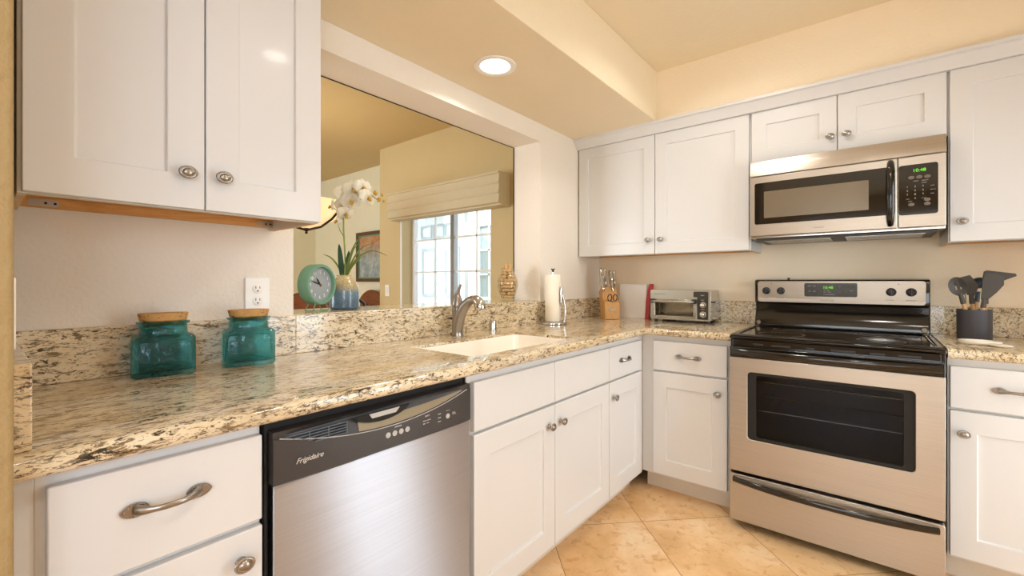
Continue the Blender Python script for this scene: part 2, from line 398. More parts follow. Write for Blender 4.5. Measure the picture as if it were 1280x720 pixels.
d = bpy.data.objects.new('added_side_window', None); COL.objects.link(d); d.location = (DX + .06, -4.1, 0); d['kind'] = 'structure'  # unseen window, added so the cool side fill can enter
bm = B()
for y in (-.70, -.03, .64): box(bm, -.03, .03, y, y + .06, .9, 2.1)
box(bm, -.03, .03, -.70, .70, .9, .96); box(bm, -.03, .03, -.70, .70, 2.04, 2.1); ob('window_frame', bm, 'vinyl', d, .003)
bm = B(); box(bm, -.004, .004, -.66, .66, .94, 2.06); ob('window_glass', bm, 'pane', d, smooth=False)
# rear wall of the living side with a broad unseen window added to let light in
WX0, WX1, WZ0, WZ1 = .7, 3.1, .5, 2.2
bm = B(); box(bm, -.21, WX0, -6.5, -6.4, 0, CEIL); box(bm, WX1, 3.6, -6.5, -6.4, 0, CEIL); box(bm, WX0, WX1, -6.5, -6.4, 0, WZ0); box(bm, WX0, WX1, -6.5, -6.4, WZ1, CEIL)
struct('wall_rear', bm, 'tan', smooth=False)
d = bpy.data.objects.new('added_living_window', None); COL.objects.link(d); d.location = (0, -6.45, 0); d['kind'] = 'structure'
bm = B()
for x in (WX0, 1.87, WX1 - .06): box(bm, x, x + .06, -.03, .03, WZ0, WZ1)
box(bm, WX0, WX1, -.03, .03, WZ0, WZ0 + .06); box(bm, WX0, WX1, -.03, .03, WZ1 - .06, WZ1); ob('window_frame', bm, 'vinyl', d, .003)
bm = B(); box(bm, WX0 + .05, WX1 - .05, -.004, .004, WZ0 + .05, WZ1 - .05); ob('window_glass', bm, 'pane', d, smooth=False)

# dining side
DC = 2.55; PYW = -.4; PXC = -2.31; PANE_Y = -.26; WL, WR, WB, WT = -1.932, -.767, .35, 1.92
bm = B()
box(bm, PXC, WL, PYW, PYW + .19, 0, DC); box(bm, WR, -.21, PYW, PYW + .19, 0, DC); box(bm, WL, WR, PYW, PYW + .19, 0, WB); box(bm, WL, WR, PYW, PYW + .19, WT, DC)
bmesh.ops.remove_doubles(bm, verts=bm.verts[:], dist=1e-5); struct('wall_dining_window', bm, 'tan', smooth=False)
bm = B(); box(bm, -4.5, PXC, -.05, .03, 0, DC); struct('wall_dining_back', bm, 'sage', smooth=False)
bm = B(); box(bm, PXC, PXC + .08, PYW + .19, .03, 0, DC); struct('wall_dining_return', bm, 'tan', smooth=False)
bm = B(); box(bm, -4.5, -4.36, -4.6, -.05, 0, DC); struct('wall_dining_left', bm, 'sage', smooth=False)
bm = B(); box(bm, -4.5, -3.4, -4.7, -4.6, 0, DC); box(bm, -1.4, -.21, -4.7, -4.6, 0, DC); box(bm, -3.4, -1.4, -4.7, -4.6, 0, .6); box(bm, -3.4, -1.4, -4.7, -4.6, 2.2, DC); struct('wall_dining_rear', bm, 'tan', smooth=False)
d = bpy.data.objects.new('added_dining_window', None); COL.objects.link(d); d.location = (-2.4, -4.65, 0); d['kind'] = 'structure'  # unseen window, added to carry the dining fill light
bm = B()
for x in (-1.0, -.03, .94): box(bm, x, x + .06, -.03, .03, .6, 2.2)
box(bm, -1.0, 1.0, -.03, .03, .6, .66); box(bm, -1.0, 1.0, -.03, .03, 2.14, 2.2); ob('window_frame', bm, 'vinyl', d, .003)
bm = B(); box(bm, -.96, .96, -.004, .004, .64, 2.16); ob('window_glass', bm, 'pane', d, smooth=False)
bm = B(); box(bm, -4.5, -.21, -4.7, .1, DC, DC + .1); struct('ceiling_dining', bm, 'tan', smooth=False)
# dining window
d = bpy.data.objects.new('window_2', None); COL.objects.link(d); d.location = (0, PANE_Y, 0); d['kind'] = 'structure'
MX = -1.348
bm = B()
box(bm, WL, WL + .025, -.02, .03, WB, WT); box(bm, WR - .02, WR, -.02, .03, WB, WT); box(bm, WL, WR, -.02, .03, WB, WB + .03); box(bm, WL, WR, -.02, .03, WT - .03, WT)
ob('window_frame', bm, 'vinyl', d, .002)
bm = B(); box(bm, MX - .023, MX + .023, -.025, .03, WB + .03, WT - .03); ob('window_mullion', bm, 'alu', d, .002, label='grey meeting stile of the sliding sash')
bm = B()
for k in range(4):
    z = 1.592 - .314 * k
    box(bm, WL + .025, MX - .023, .008, .018, z - .006, z + .006); box(bm, MX + .023, WR - .02, -.012, -.002, z - .009, z + .009)
for x, y in ((-1.62, .008), (-1.05, -.012)): box(bm, x - .006, x + .006, y, y + .01, WB + .03, WT - .03)
ob('window_muntin', bm, 'vinyl', d, smooth=False)
bm = B(); box(bm, WL + .02, WR - .02, .010, .014, WB + .02, WT - .02); ob('window_glass', bm, 'pane', d, smooth=False)
bm = B(); box(bm, WL - .02, WL - .002, PYW - .012, PYW - .001, WB, WT); struct('trim_1', bm, 'vinyl', bevel=.002)

# porch outside the dining window
bm = B(); box(bm, -9, 3, .32, 6, -.12, -.05); struct('porch_floor', bm, 'extgrey', smooth=False)
bm = B(); box(bm, -7.5, -2.4, 1.8, 1.95, -.05, 3.2); struct('wall_porch', bm, 'extwhite', smooth=False)
bm = B(); box(bm, -2.62, -1.2, 1.2, 1.79, -.05, 3.2); struct('wall_porch_wing', bm, 'extwhite', smooth=False)
bm = B(); box(bm, -2.95, -2.63, 1.45, 1.79, -.05, 2.35); struct('recess_shade_block', bm, 'extgrey', bevel=.005)  # grey block standing in for the shade of the recess beside the wing
bm = B(); box(bm, -5.2, -2.63, 1.1, 1.79, 2.38, 2.5); struct('trim_3', bm, 'extwhite', bevel=.01)
d = thing('entry_door', 'white double panel entry door with a three pane transom across the porch', 'door', (0, 1.78, 0))
bm = B(); box(bm, -4.42, -3.22, -.02, .015, -.04, 2.2); ob('door_slab', bm, 'extwhite', d, .004)
for x0, x1 in ((-4.29, -3.93), (-3.72, -3.36)):
    bm = B(); ring_prism(bm, rrect(x0, x1, .93, 1.74, .005, 1), rrect(x0 + .05, x1 - .05, .98, 1.69, .005, 1), -.035, -.0205); ob('door_panel', bm, 'extblind', d)
    bm = B(); ring_prism(bm, rrect(x0, x1, .12, .82, .005, 1), rrect(x0 + .05, x1 - .05, .17, .77, .005, 1), -.035, -.0205); ob('door_panel', bm, 'extblind', d)
bm = B()
for k in range(3):
    x0 = -4.3 + k * .3; ring_prism(bm, rrect(x0, x0 + .28, 1.9, 2.12, .004, 1), rrect(x0 + .03, x0 + .25, 1.93, 2.09, .004, 1), -.04, -.0205)
ob('transom', bm, 'extblind', d)
w = thing('porch_window', 'pale blue porch window with white muntins and drawn blinds on the wing', 'window', (0, 1.19, 0))
bm = B(); ring_prism(bm, rrect(-2.42, -2.0, .95, 1.95, .004, 1), rrect(-2.385, -2.035, .985, 1.915, .004, 1), -.03, .008)
for z in (1.28, 1.6): box(bm, -2.385, -2.035, -.02, 0, z - .012, z + .012)
box(bm, -2.222, -2.198, -.02, 0, .985, 1.915); ob('window_sash', bm, 'extwhite', w)
bm = B()
for k in range(14):
    x = -2.385 + k * .025; box(bm, x, x + .019, .001, .006, .985, 1.915)
ob('blind', bm, 'extblind', w)

# ------------------------------------------------------------------ crown over the back-wall cabinets
bm = B()
prof = [(-.306, 2.1245), (-.306, 2.1206), (-.340, 2.1206), (-.346, 2.134), (-.372, 2.168), (-.385, 2.172), (-.385, 2.188), (-.306, 2.188)]
a = [bm.verts.new((.001, y, z)) for y, z in prof]; b = [bm.verts.new((2.275, y, z)) for y, z in prof]
bm.faces.new(a); bm.faces.new(b[::-1])
for i in range(len(prof)): bm.faces.new((a[i], b[i], b[(i + 1) % len(prof)], a[(i + 1) % len(prof)]))
struct('trim_4', bm, 'cab', bevel=.0015)

# ------------------------------------------------------------------ cabinet pieces
KN = {}
def knob(parent, x, y, z, name='knob'):
    """oval beaded knob standing off a face that looks to -y"""
    if 'k' not in KN:
        bm = B(); R = Matrix.Rotation(pi / 2, 4, 'X')
        lathe(bm, [(.009, 0), (.009, .002), (.0055, .005), (.005, .013), (.008, .017), (.0155, .0195), (.0168, .0215), (.0155, .0235), (.0125, .0245), (.0105, .0240), (.0085, .0262), (.005, .028), (.001, .0285)], 28, R, sx=1.16, sy=.92)
        for k in range(26):
            t = 2 * pi * k / 26; ball(bm, (.0150 * 1.16 * cos(t), -.0232, .0150 * .92 * sin(t)), .0017, 6)
        o = ob(name, bm, 'nickel', parent, loc=(x, y, z), angle=50); KN['k'] = o.data; return o
    o = bpy.data.objects.new(name, KN['k']); COL.objects.link(o); o.parent = parent; o.location = (x, y, z); return o
def pull(parent, x, y, z, half=.048, name='pull'):
    key = ('p', half)
    if key not in KN:
        bm = B()
        for s in (-1, 1):
            # leaf shaped back plate with a beaded rim
            out = []
            for k in range(24):
                t = 2 * pi * k / 24; rx = .019 * (1 if cos(t) * s < 0 else 1.15); q = abs(sin(t)) ** 1.25 * (1 if sin(t) >= 0 else -1)
                out.append((s * half + rx * cos(t), .0125 * q))
            mx = Matrix.Translation((0, -.0055, 0)); prism(bm, out, .0055, mx)
            for k in range(22):
                t = 2 * pi * k / 22; rx = .0155 * (1 if cos(t) * s < 0 else 1.12); q = abs(sin(t)) ** 1.25 * (1 if sin(t) >= 0 else -1)
                ball(bm, (s * half + rx * cos(t), -.006, .0098 * q), .0014, 6)
        pts, rad = [], []
        for k in range(25):
            t = -1 + 2 * k / 24.0; e = abs(t)
            pts.append((t * half, -.006 - .022 * (1 - e ** 2.6), 0)); rad.append(.0048 + .0042 * max(0, e - .55) / .45)
        tube(bm, pts, rad, 12, flat=(1.15, .8), up=(0, 0, 1))
        o = ob(name, bm, 'nickel', parent, loc=(x, y, z), angle=50); KN[key] = o.data; return o
    o = bpy.data.objects.new(name, KN[key]); COL.objects.link(o); o.parent = parent; o.location = (x, y, z); return o
def door(parent, x0, x1, z0, z1, yf=0.0, th=.02, stile=.075, rail=.082, name='door'):
    """shaker door, front face at y = yf - th"""
    bm = B(); fs = box(bm, x0, x1, yf - th, yf, z0, z1); f = fs[2]
    w, h = x1 - x0, z1 - z0
    y = yf - th; xi0, xi1, zi0, zi1 = x0 + stile, x1 - stile, z0 + rail, z1 - rail
    ov = list(f.verts); bm.faces.remove(f)
    O = sorted(ov, key=lambda v: math.atan2(v.co.z - (z0 + z1) / 2, v.co.x - (x0 + x1) / 2))
    def loop(e, yy): return [bm.verts.new((px, yy, pz)) for px, pz in ((xi0 + e, zi0 + e), (xi1 - e, zi0 + e), (xi1 - e, zi1 - e), (xi0 + e, zi1 - e))]
    I0 = loop(0, y); I1 = loop(.0012, y + .009)
    for i in range(4):
        j = (i + 1) % 4; bm.faces.new((O[i], O[j], I0[j], I0[i])); bm.faces.new((I0[i], I0[j], I1[j], I1[i]))
    bm.faces.new(I1)
    return ob(name, bm, 'cab', parent, .0022, 2)
def slab(parent, x0, x1, z0, z1, yf=0.0, th=.02, name='drawer'):
    bm = B(); box(bm, x0, x1, yf - th, yf, z0, z1); return ob(name, bm, 'cab', parent, .0035, 3)
def base_body(parent, w, depth=.59, toe=True, name='carcass'):
    bm = B()
    box(bm, 0, w, 0, .018, .105, CB - .001); box(bm, 0, .016, .018, depth, .105, CB - .001); box(bm, w - .016, w, .018, depth, .105, CB - .001)
    box(bm, .016, w - .016, .018, depth, .105, .121); box(bm, .016, w - .016, depth - .008, depth, .121, CB - .03)
    ob(name, bm, 'cab', parent, .001)
    bm = B(); box(bm, 0, w, .075, .09, 0, .104); ob('toe_kick', bm, 'toe', parent)
LFX = .61       # face frame of the left run; its fronts look to +x
RFY = -.63      # face frame of the back run; its fronts look to -y
def left_unit(name, label, y0, y1, cat='cabinet'): return thing(name, label, cat, (LFX, y0, 0), pi / 2), y1 - y0
def back_unit(name, label, x0, x1, cat='cabinet'): return thing(name, label, cat, (x0, RFY, 0), 0), x1 - x0

# left run
t, w = left_unit('base_cabinet', 'white base cabinet with a wide drawer at the left of the dishwasher', -3.0, -2.672); base_body(t, w)
dr = slab(t, .012, w - .002, .684, .862); pull(dr, .165, -.02, .787, .046)
dd = door(t, .012, w - .002, .115, .672); knob(dd, w - .043, -.02, .615)
bm = B(); box(bm, -.022, 0, 0, .018, 0, CB - .001); ob('filler_strip', bm, 'cab', t, .001)
t, w = left_unit('base_cabinet', 'white sink base cabinet with two blank drawer fronts and two doors', -2.052, -1.081); base_body(t, w)
yo = -2.052
slab(t, .018, -1.5635 - yo, .694, .857, name='drawer_front'); slab(t, -1.5605 - yo, w - .002, .694, .857, name='drawer_front')
dd = door(t, .018, -1.5635 - yo, .114, .684); knob(dd, -1.605 - yo, -.02, .607)
dd = door(t, -1.5605 - yo, w - .002, .114, .684); knob(dd, -1.522 - yo, -.02, .609)
t, w = left_unit('base_cabinet', 'narrow white base cabinet in the inner corner beside the sink cabinet', -1.0800, -.6315); base_body(t, w)
yo = -1.08
dr = slab(t, .002, -.682 - yo, .694, .857); pull(dr, -.905 - yo, -.02, .780, .046)
dd = door(t, .002, -.682 - yo, .114, .684); knob(dd, -1.040 - yo, -.02, .607)
# back run
t, w = back_unit('base_cabinet', 'white base cabinet with one drawer and one door beside the stove', .611, 1.082); base_body(t, w)
xo = .611
dr = slab(t, .680 - xo, 1.064 - xo, .694, .857); pull(dr, .872 - xo, -.02, .778, .047)
dd = door(t, .680 - xo, 1.064 - xo, .118, .684); knob(dd, 1.022 - xo, -.02, .608)
t, w = back_unit('base_cabinet', 'white base cabinet at the right of the stove below the utensil crock', 1.860, 2.236); base_body(t, w)
xo = 1.86
dr = slab(t, 1.866 - xo, w - .004, .694, .857); pull(dr, 2.045 - xo, -.02, .779, .047)
dd = door(t, 1.866 - xo, w - .004, .118, .684); knob(dd, 1.903 - xo, -.02, .601)

# uppers
def upper_body(parent, w, depth, z0, z1, under=True):
    bm = B(); box(bm, 0, w, 0, .018, z0, z1); box(bm, 0, .014, .018, depth, z0, z1); box(bm, w - .014, w, .018, depth, z0, z1)
    box(bm, .014, w - .014, .018, depth, z1 - .012, z1); box(bm, .014, w - .014, depth - .006, depth, z0 + .048, z1 - .012); ob('carcass', bm, 'cab', parent, .001)
    if under:
        bm = B(); box(bm, .014, w - .014, .018, depth - .006, z0 + .034, z0 + .046); ob('underside', bm, 'maple', parent, label='bare maple underside')
        bm = B(); box(bm, .014, w - .014, depth - .02, depth - .006, z0 + .008, z0 + .034); ob('hanging_rail', bm, 'maple', parent, .001)
        for x_ in (0.0, w - .014):
            bm = B(); box(bm, x_ + .0005, x_ + .0135, .02, depth - .001, z0 - .0012, z0 - .0001); ob('panel_edge', bm, 'plywood', parent)
def plate(parent, x, y, z, l=.05):
    bm = B(); mx = Matrix.Translation((x, y, z)); prism(bm, rrect(0, l, 0, .017, .007, 4), -.002, mx)
    ob('bracket', bm, 'bracket', parent)
    bm = B()
    for q in (.55, .85): cyl(bm, (x + l * q, y - .0022, z + .0085), (x + l * q, y - .003, z + .0085), .0030, seg=10)
    ob('screw', bm, 'slot', parent)
t = thing('wall_cabinet', 'large white two door wall cabinet hanging above the two teal jars', 'cabinet', (.315, -3.006, 0), pi / 2)
w = .614; upper_body(t, w, .313, 1.362, 2.180)
dd = door(t, .006, .3115, 1.364, 2.120); knob(dd, .272, -.02, 1.448)
dd = door(t, .3145, .612, 1.364, 2.120); knob(dd, .349, -.02, 1.449)
plate(t, .030, .2925, 1.373, .055); plate(t, .55, .2925, 1.373, .05)
t = thing('wall_cabinet', 'white two door wall cabinet in the corner above the toaster oven', 'cabinet', (.001, -.305, 0))
w = 1.1065; upper_body(t, w, .303, 1.360, 2.124)
dd = door(t, .012, .5615, 1.362, 2.120, stile=.072, rail=.075); knob(dd, .521, -.02, 1.450)
dd = door(t, .5655, 1.0995, 1.362, 2.120, stile=.072, rail=.075); knob(dd, .603, -.02, 1.450)
for x in (.18, .70, 1.0): plate(t, x, .2825, 1.371, .06)
t = thing('wall_cabinet', 'short white two door wall cabinet directly over the microwave', 'cabinet', (1.1080, -.305, 0))
w = .786; upper_body(t, w, .303, 1.835, 2.124, False); xo = 1.1080
dd = door(t, .005, 1.495 - xo, 1.838, 2.120, stile=.072, rail=.075); knob(dd, 1.469 - xo, -.02, 1.915)
dd = door(t, 1.499 - xo, w - .006, 1.838, 2.120, stile=.072, rail=.075); knob(dd, 1.535 - xo, -.02, 1.915)
t = thing('wall_cabinet', 'tall white single door wall cabinet at the right of the microwave', 'cabinet', (1.8945, -.305, 0))
w = .375; upper_body(t, w, .303, 1.360, 2.124); xo = 1.8945
dd = door(t, .004, w - .004, 1.362, 2.120, stile=.072, rail=.075); knob(dd, .042, -.02, 1.449)
for x in (.03, .22): plate(t, x, .2825, 1.371, .06)

# ------------------------------------------------------------------ granite
SX0, SX1, SY0, SY1 = .205, .565, -1.965, -1.290     # sink cut-out
def counter(name, xs, ys, inside, front, label):
    bm = B(); vd = {}
    def v(x, y):
        if (x, y) not in vd: vd[(x, y)] = bm.verts.new((x, y, CT))
        return vd[(x, y)]
    for x0, x1 in zip(xs, xs[1:]):
        for y0, y1 in zip(ys, ys[1:]):
            if inside((x0 + x1) / 2, (y0 + y1) / 2): bm.faces.new((v(x0, y0), v(x1, y0), v(x1, y1), v(x0, y1)))
    r = bmesh.ops.extrude_face_region(bm, geom=bm.faces[:])
    for g in r['geom']:
        if isinstance(g, bmesh.types.BMVert): g.co.z = CB
    bmesh.ops.recalc_face_normals(bm, faces=bm.faces[:])
    es = [e for e in bm.edges if all(front(q.co) for q in e.verts) and abs(e.verts[0].co.z - e.verts[1].co.z) < 1e-6]
    es += [e for e in bm.edges if all(front(q.co) == 2 for q in e.verts) and abs(e.verts[0].co.z - e.verts[1].co.z) > 1e-6]
    bmesh.ops.bevel(bm, geom=list(set(es)), offset=.0165, segments=5, profile=.5, affect='EDGES')
    o = ob(name, bm, 'granite', angle=50); tag(o, label, 'countertop'); return o
E = 1e-5; FX, FY = .66, -.68
counter('countertop', sorted({.001, SX0, SX1, FX, 1.086}), sorted({-3.0247, SY0, SY1, FY, -.001}),
        lambda x, y: (x < FX or y > FY) and not (SX0 < x < SX1 and SY0 < y < SY1),
        lambda c: (abs(c.x - FX) < E and c.y <= FY + E) or (abs(c.y - FY) < E and c.x >= FX - E),
        'long L shaped cream granite countertop with the sink cut into it')
counter('countertop', [1.858, 2.245], [FY, -.001], lambda x, y: True, lambda c: abs(c.y - FY) < E,
        'short cream granite countertop at the right of the stove')
BS = 1.063
def splash(label, x0, x1, y0, y1, z1=BS):
    bm = B(); box(bm, x0, x1, y0, y1, CT + .0003, z1); return tag(ob('backsplash', bm, 'granite', bevel=.002), label, 'backsplash')
splash('low granite backsplash strip behind the two teal jars', .001, .021, -3.0, OY0 - .0005)
splash('granite backsplash strip behind the kitchen faucet under the pass-through ledge', .001, .021, OY0, -.0215)
splash('granite backsplash strip behind the knife block and toaster oven', .001, 1.086, -.021, -.001)
splash('granite backsplash strip behind the utensil crock', 1.858, 2.245, -.021, -.001)
splash('granite end splash against the near stub wall', .022, .63, -3.0235, -3.003, 1.06)
bm = B(); box(bm, -.30, .0005, OY0 + .001, OY1 - .001, OZ0 + .0005, 1.065); tag(ob('pass_through_ledge', bm, 'granite', bevel=.003), 'granite ledge along the pass-through opening holding clock and orchid', 'ledge')
# thin dark edge strip round the far side of the opening
bm = B(); box(bm, -.214, -.2105, OY1 - .007, OY1, 1.066, OZ1); box(bm, -.214, -.2105, OY0, OY1 - .007, OZ1 - .004, OZ1); struct('trim_5', bm, 'blackmatte', smooth=False)

# ------------------------------------------------------------------ sink, faucet
bm = B()
o4 = [(SX0 - .02, SY0 - .02), (SX1 + .02, SY0 - .02), (SX1 + .02, SY1 + .02), (SX0 - .02, SY1 + .02)]
def loop4(i, z, r=.03): 
    return [bm.verts.new((x, y, z)) for x, y in rrect(SX0 + i, SX1 - i, SY0 + i, SY1 - i, r, 4)]
zt = CT - .011; zb = .70
L = [loop4(.0015, zt - .006), loop4(.0015, zt), loop4(.007, zt), loop4(.010, zt - .012), loop4(.018, zb + .03, .04), loop4(.045, zb + .004, .05), loop4(.15, zb, .02)]
Lo = [loop4(.0015, zb + .02, .03), loop4(.02, zb - .008, .05), loop4(.15, zb - .012, .02)]
def bridge(a, b):
    for i in range(len(a)): bm.faces.new((a[i], a[(i + 1) % len(a)], b[(i + 1) % len(a)], b[i]))
for a, b in zip(L, L[1:]): bridge(a, b)
bm.faces.new(L[-1])
bridge(Lo[0], L[0])
for a, b in zip(Lo, Lo[1:]): bridge(b, a)
bm.faces.new(Lo[-1])
t = thing('kitchen_sink', 'bisque white undermount sink set into the granite countertop', 'sink')
ob('basin', bm, 'porcelain', t, angle=60)
bm = B(); lathe(bm, [(.0, 0), (.03, 0), (.042, .003), (.042, .001)], 24, Matrix.Translation(((SX0 + SX1) / 2, (SY0 + SY1) / 2, zb + .0005)), cap=False); ob('drain', bm, 'steel_plain', t)
bm = B(); ring_prism(bm, rrect(SX0 - .022, SX1 + .022, SY0 - .022, SY1 + .022, .03, 4), rrect(SX0 + .0008, SX1 - .0008, SY0 + .0008, SY1 - .0008, .03, 4), 0, .008); bm.transform(Matrix.Translation((0, 0, CB - .0006)) @ Matrix.Rotation(-pi / 2, 4, 'X') @ Matrix.Scale(-1, 4, (0, 0, 1)))
ob('flange', bm, 'porcelain', t)

t = thing('faucet', 'brushed nickel pull-out kitchen faucet with a lever handle', 'faucet', (.085, -1.588, CT))
bm = B(); lathe(bm, [(.0285, 0.0003), (.0285, .006), (.0265, .012), (.0255, .05), (.0245, .095), (.0245, .135)], 28); ob('body', bm, 'nickel', t)
bm = B(); lathe(bm, [(.0245, .136), (.0265, .139), (.0265, .150), (.0235, .170), (.0165, .190), (.0105, .203), (.0075, .215), (.001, .218)], 28)
pts = [(0, 0, .185), (.004, .0, .205), (.009, -.0005, .222), (.016, -.001, .236), (.024, -.001, .244)]
tube(bm, pts, [.0115, .0095, .0082, .0082, .0065], 14); ob('handle', bm, 'nickel', t)
bm = B(); pts = [(0, 0, .018), (.004, 0, .05), (.012, .001, .085), (.027, .003, .118), (.047, .005, .146), (.070, .008, .166), (.093, .010, .176), (.106, .011, .175)]; rad = [.0275, .0275, .0268, .0255, .0235, .0215, .0195, .0185]
tube(bm, pts, rad, 18); ob('spout', bm, 'nickel', t, angle=60)
bm = B(); p1 = Vector(pts[-1]); 
tube(bm, [p1 + Vector((-.006, -.001, .002)), p1 + Vector((.004, .001, .002)), p1 + Vector((.017, .002, -.006)), p1 + Vector((.027, .003, -.022)), p1 + Vector((.032, .004, -.038)), p1 + Vector((.034, .004, -.045))], [.0175, .0205, .0235, .0265, .027, .024], 20); ob('spray_head', bm, 'steel_plain', t, angle=60)
bm = B(); lathe(bm, [(.0235, .0003), (.0235, .003), (.0205, .004), (.0205, .053), (.019, .056), (.0, .057)], 24, cap=False)
o = ob('air_gap', bm, 'steel_plain', loc=(.078, -1.325, CT)); tag(o, 'small cylindrical steel air gap cap beside the faucet', 'air gap')

# ------------------------------------------------------------------ dishwasher
t = thing('dishwasher', 'stainless steel dishwasher with a charcoal control panel', 'dishwasher', (LFX, -2.668, 0), pi / 2); w = .608
bm = B(); box(bm, .001, .006, -.012, .0, .115, .885); box(bm, w - .004, w - .001, -.005, .0, .115, .885); box(bm, .001, w - .001, 0, .55, .10, .884); ob('tub', bm, 'blackmatte', t)
bm = B(); box(bm, 0.01, w - .01, .06, .075, .0, .099); ob('toe_kick', bm, 'blackmatte', t)
# steel door skin: a gently bowed sheet
bm = B(); N = 14; rows = []
for zz in (.118, .746):
    rows.append([bm.verts.new((.012 + (w - .016) * k / N, -.028 - .006 * (1 - (2 * k / N - 1) ** 2), zz)) for k in range(N + 1)])
rows2 = [[bm.verts.new((q.co.x, -.001, q.co.z)) for q in r] for r in rows]
for k in range(N):
    bm.faces.new((rows[0][k], rows[0][k + 1], rows[1][k + 1], rows[1][k])); bm.faces.new((rows2[0][k], rows2[1][k], rows2[1][k + 1], rows2[0][k + 1]))
    for r in (0, 1): bm.faces.new((rows[r][k], rows2[r][k], rows2[r][k + 1], rows[r][k + 1]))
for k in (0, N): bm.faces.new((rows[0][k], rows[1][k], rows2[1][k], rows2[0][k]))
ob('door_skin', bm, 'steel', t, .002)
# control panel with a curved scoop along its top
cp_z0, cp_z1 = .749, .862
x0, x1 = .010, w - .006
def arc(q): return .848 - .041 * (1 - (2 * q - 1) ** 2)       # lower edge of the scoop
bm = B(); NN = 28; fr = []; ba = []
yf, yb = -.034, -.001
def yfr(q): return yf - .006 * (1 - (2 * q - 1) ** 2)
low, mid, sc_lo, sc_hi, top = [], [], [], [], []
for k in range(NN + 1):
    q = k / NN; x = x0 + (x1 - x0) * q; qa = min(1, max(0, (x - .022) / (w - .045)))
    low.append((x, yfr(q), cp_z0)); mid.append((x, yfr(q), arc(qa) - .0015)); sc_lo.append((x, yfr(q) + .004, arc(qa) + .0015))
    dep = .020 * (1 - (2 * qa - 1) ** 2) if 0 < qa < 1 else 0
    sc_hi.append((x, yfr(q) + .003 + dep, .850 + .001)); top.append((x, yfr(q) + .003, cp_z1))
rows = [[bm.verts.new(p) for p in r] for r in (low, mid, sc_lo, sc_hi, top)]
for a, b in zip(rows, rows[1:]):
    for k in range(NN): bm.faces.new((a[k], a[k + 1], b[k + 1], b[k]))
bk = [[bm.verts.new((p[0], yb, p[2])) for p in (low[k], top[k])] for k in range(NN + 1)]
for k in range(NN):
    bm.faces.new((rows[0][k + 1], rows[0][k], bk[k][0], bk[k + 1][0])); bm.faces.new((rows[-1][k], rows[-1][k + 1], bk[k + 1][1], bk[k][1])); bm.faces.new((bk[k][0], bk[k][1], bk[k + 1][1], bk[k + 1][0]))
for k in (0, NN): bm.faces.new([r[k] for r in rows] + [bk[k][1], bk[k][0]])
cp = ob('control_panel', bm, 'dwpanel', t, angle=25)
def fy(x): q = (x - x0) / (x1 - x0); return yfr(q)
bm = B()                                              # bright lip of the scoop
tube(bm, [(.022 + (w - .045) * k / 24, fy(.022 + (w - .045) * k / 24) - .0008, arc(k / 24)) for k in range(25)], .0012, 8); ob('trim_line', bm, 'grey', cp)
bm = B()                                              # warm metallic scoop floor
rws = []
for k in range(17):
    q = .335 + .63 * k / 16; x = .022 + (w - .045) * q; d_ = .020 * (1 - (2 * q - 1) ** 2)
    z0_, z1_ = arc(q) + .003, arc(q) + .003 + .55 * (.851 - arc(q)); f = (z1_ - arc(q)) / (.851 - arc(q))
    rws.append((bm.verts.new((x, fy(x) + .0030, z0_)), bm.verts.new((x, fy(x) + .0015 + d_ * f * .9, z1_))))
for a, b in zip(rws, rws[1:]): bm.faces.new((a[0], b[0], b[1], a[1]))
ob('scoop', bm, 'dwlight', cp)
bm = B()                                              # vent slats
for k in range(5):
    z = .821 + .0065 * k; qq = 0
    xa = .034 + max(0, (.846 - z)) * 2.6 - (.0 if k else 0); box(bm, xa, .178, -.039, -.028, z, z + .0018)
for x in (.085, .13, .176): box(bm, x, x + .002, -.0385, -.028, max(arc((x - .022) / (w - .045)) + .003, .82), .848)
ob('vent', bm, 'utblue', cp, smooth=False)
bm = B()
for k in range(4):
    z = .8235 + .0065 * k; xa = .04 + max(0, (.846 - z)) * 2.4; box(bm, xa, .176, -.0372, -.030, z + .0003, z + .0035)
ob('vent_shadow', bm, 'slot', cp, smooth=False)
bm = B(); pl = [(.195, .8515)] + [(.195 + .17 * k / 12, .8515 - .026 * sin(pi * k / 12) ** .6) for k in range(13)] + [(.365, .8515)]
prism(bm, pl[1:], .004, Matrix.Translation((0, -.0365, 0))); hp = ob('handle_pocket', bm, 'slot', cp, smooth=False)
bm = B(); prism(bm, [(.238, .8505), (.246, .8385), (.318, .8385), (.33, .8505)], .002, Matrix.Translation((0, -.0385, 0))); ob('latch_plate', bm, 'grey', cp, smooth=False)
bm = B(); text_bm(bm, 'Frigidaire', .0165, (.054, -.0402, .7845), shear=.45); ob('brand_lettering', bm, 'logo', cp, smooth=False)
for x in (.292, .3125, .333, .3535, .503):
    bm = B(); cyl(bm, (x, fy(x) + .001, .784), (x, fy(x) - .0012, .784), .0073, seg=18); ob('button', bm, 'grey', cp)
def letters(parent, m_, items):
    for a_ in items:
        bm_ = B(); text_bm(bm_, *a_[:3], rot=a_[3] if len(a_) > 3 else None); ob('lettering', bm_, m_, parent, smooth=False)
letters(cp, 'logo', [('OPTIONS', .0052, (.312, fy(.32) - .0004, .798)), ('SELECT', .0052, (.415, fy(.42) - .0004, .802)), ('heavy  normal', .0048, (.408, fy(.42) - .0004, .790)), ('light   rinse', .0048, (.408, fy(.42) - .0004, .782)), ('START\nCANCEL', .0042, (.521, fy(.53) - .0004, .788))])
for zz in (.797, .786, .775): bm = B(); box(bm, .464, .475, fy(.47) - .0005, fy(.47) + .001, zz, zz + .0016); ob('marking', bm, 'logo', cp, smooth=False)
for k in range(3): x = .497 + k * .006; bm = B(); box(bm, x, x + .0016, fy(x) - .0005, fy(x) + .001, .799, .801); ob('indicator_light', bm, 'logo', cp, smooth=False)

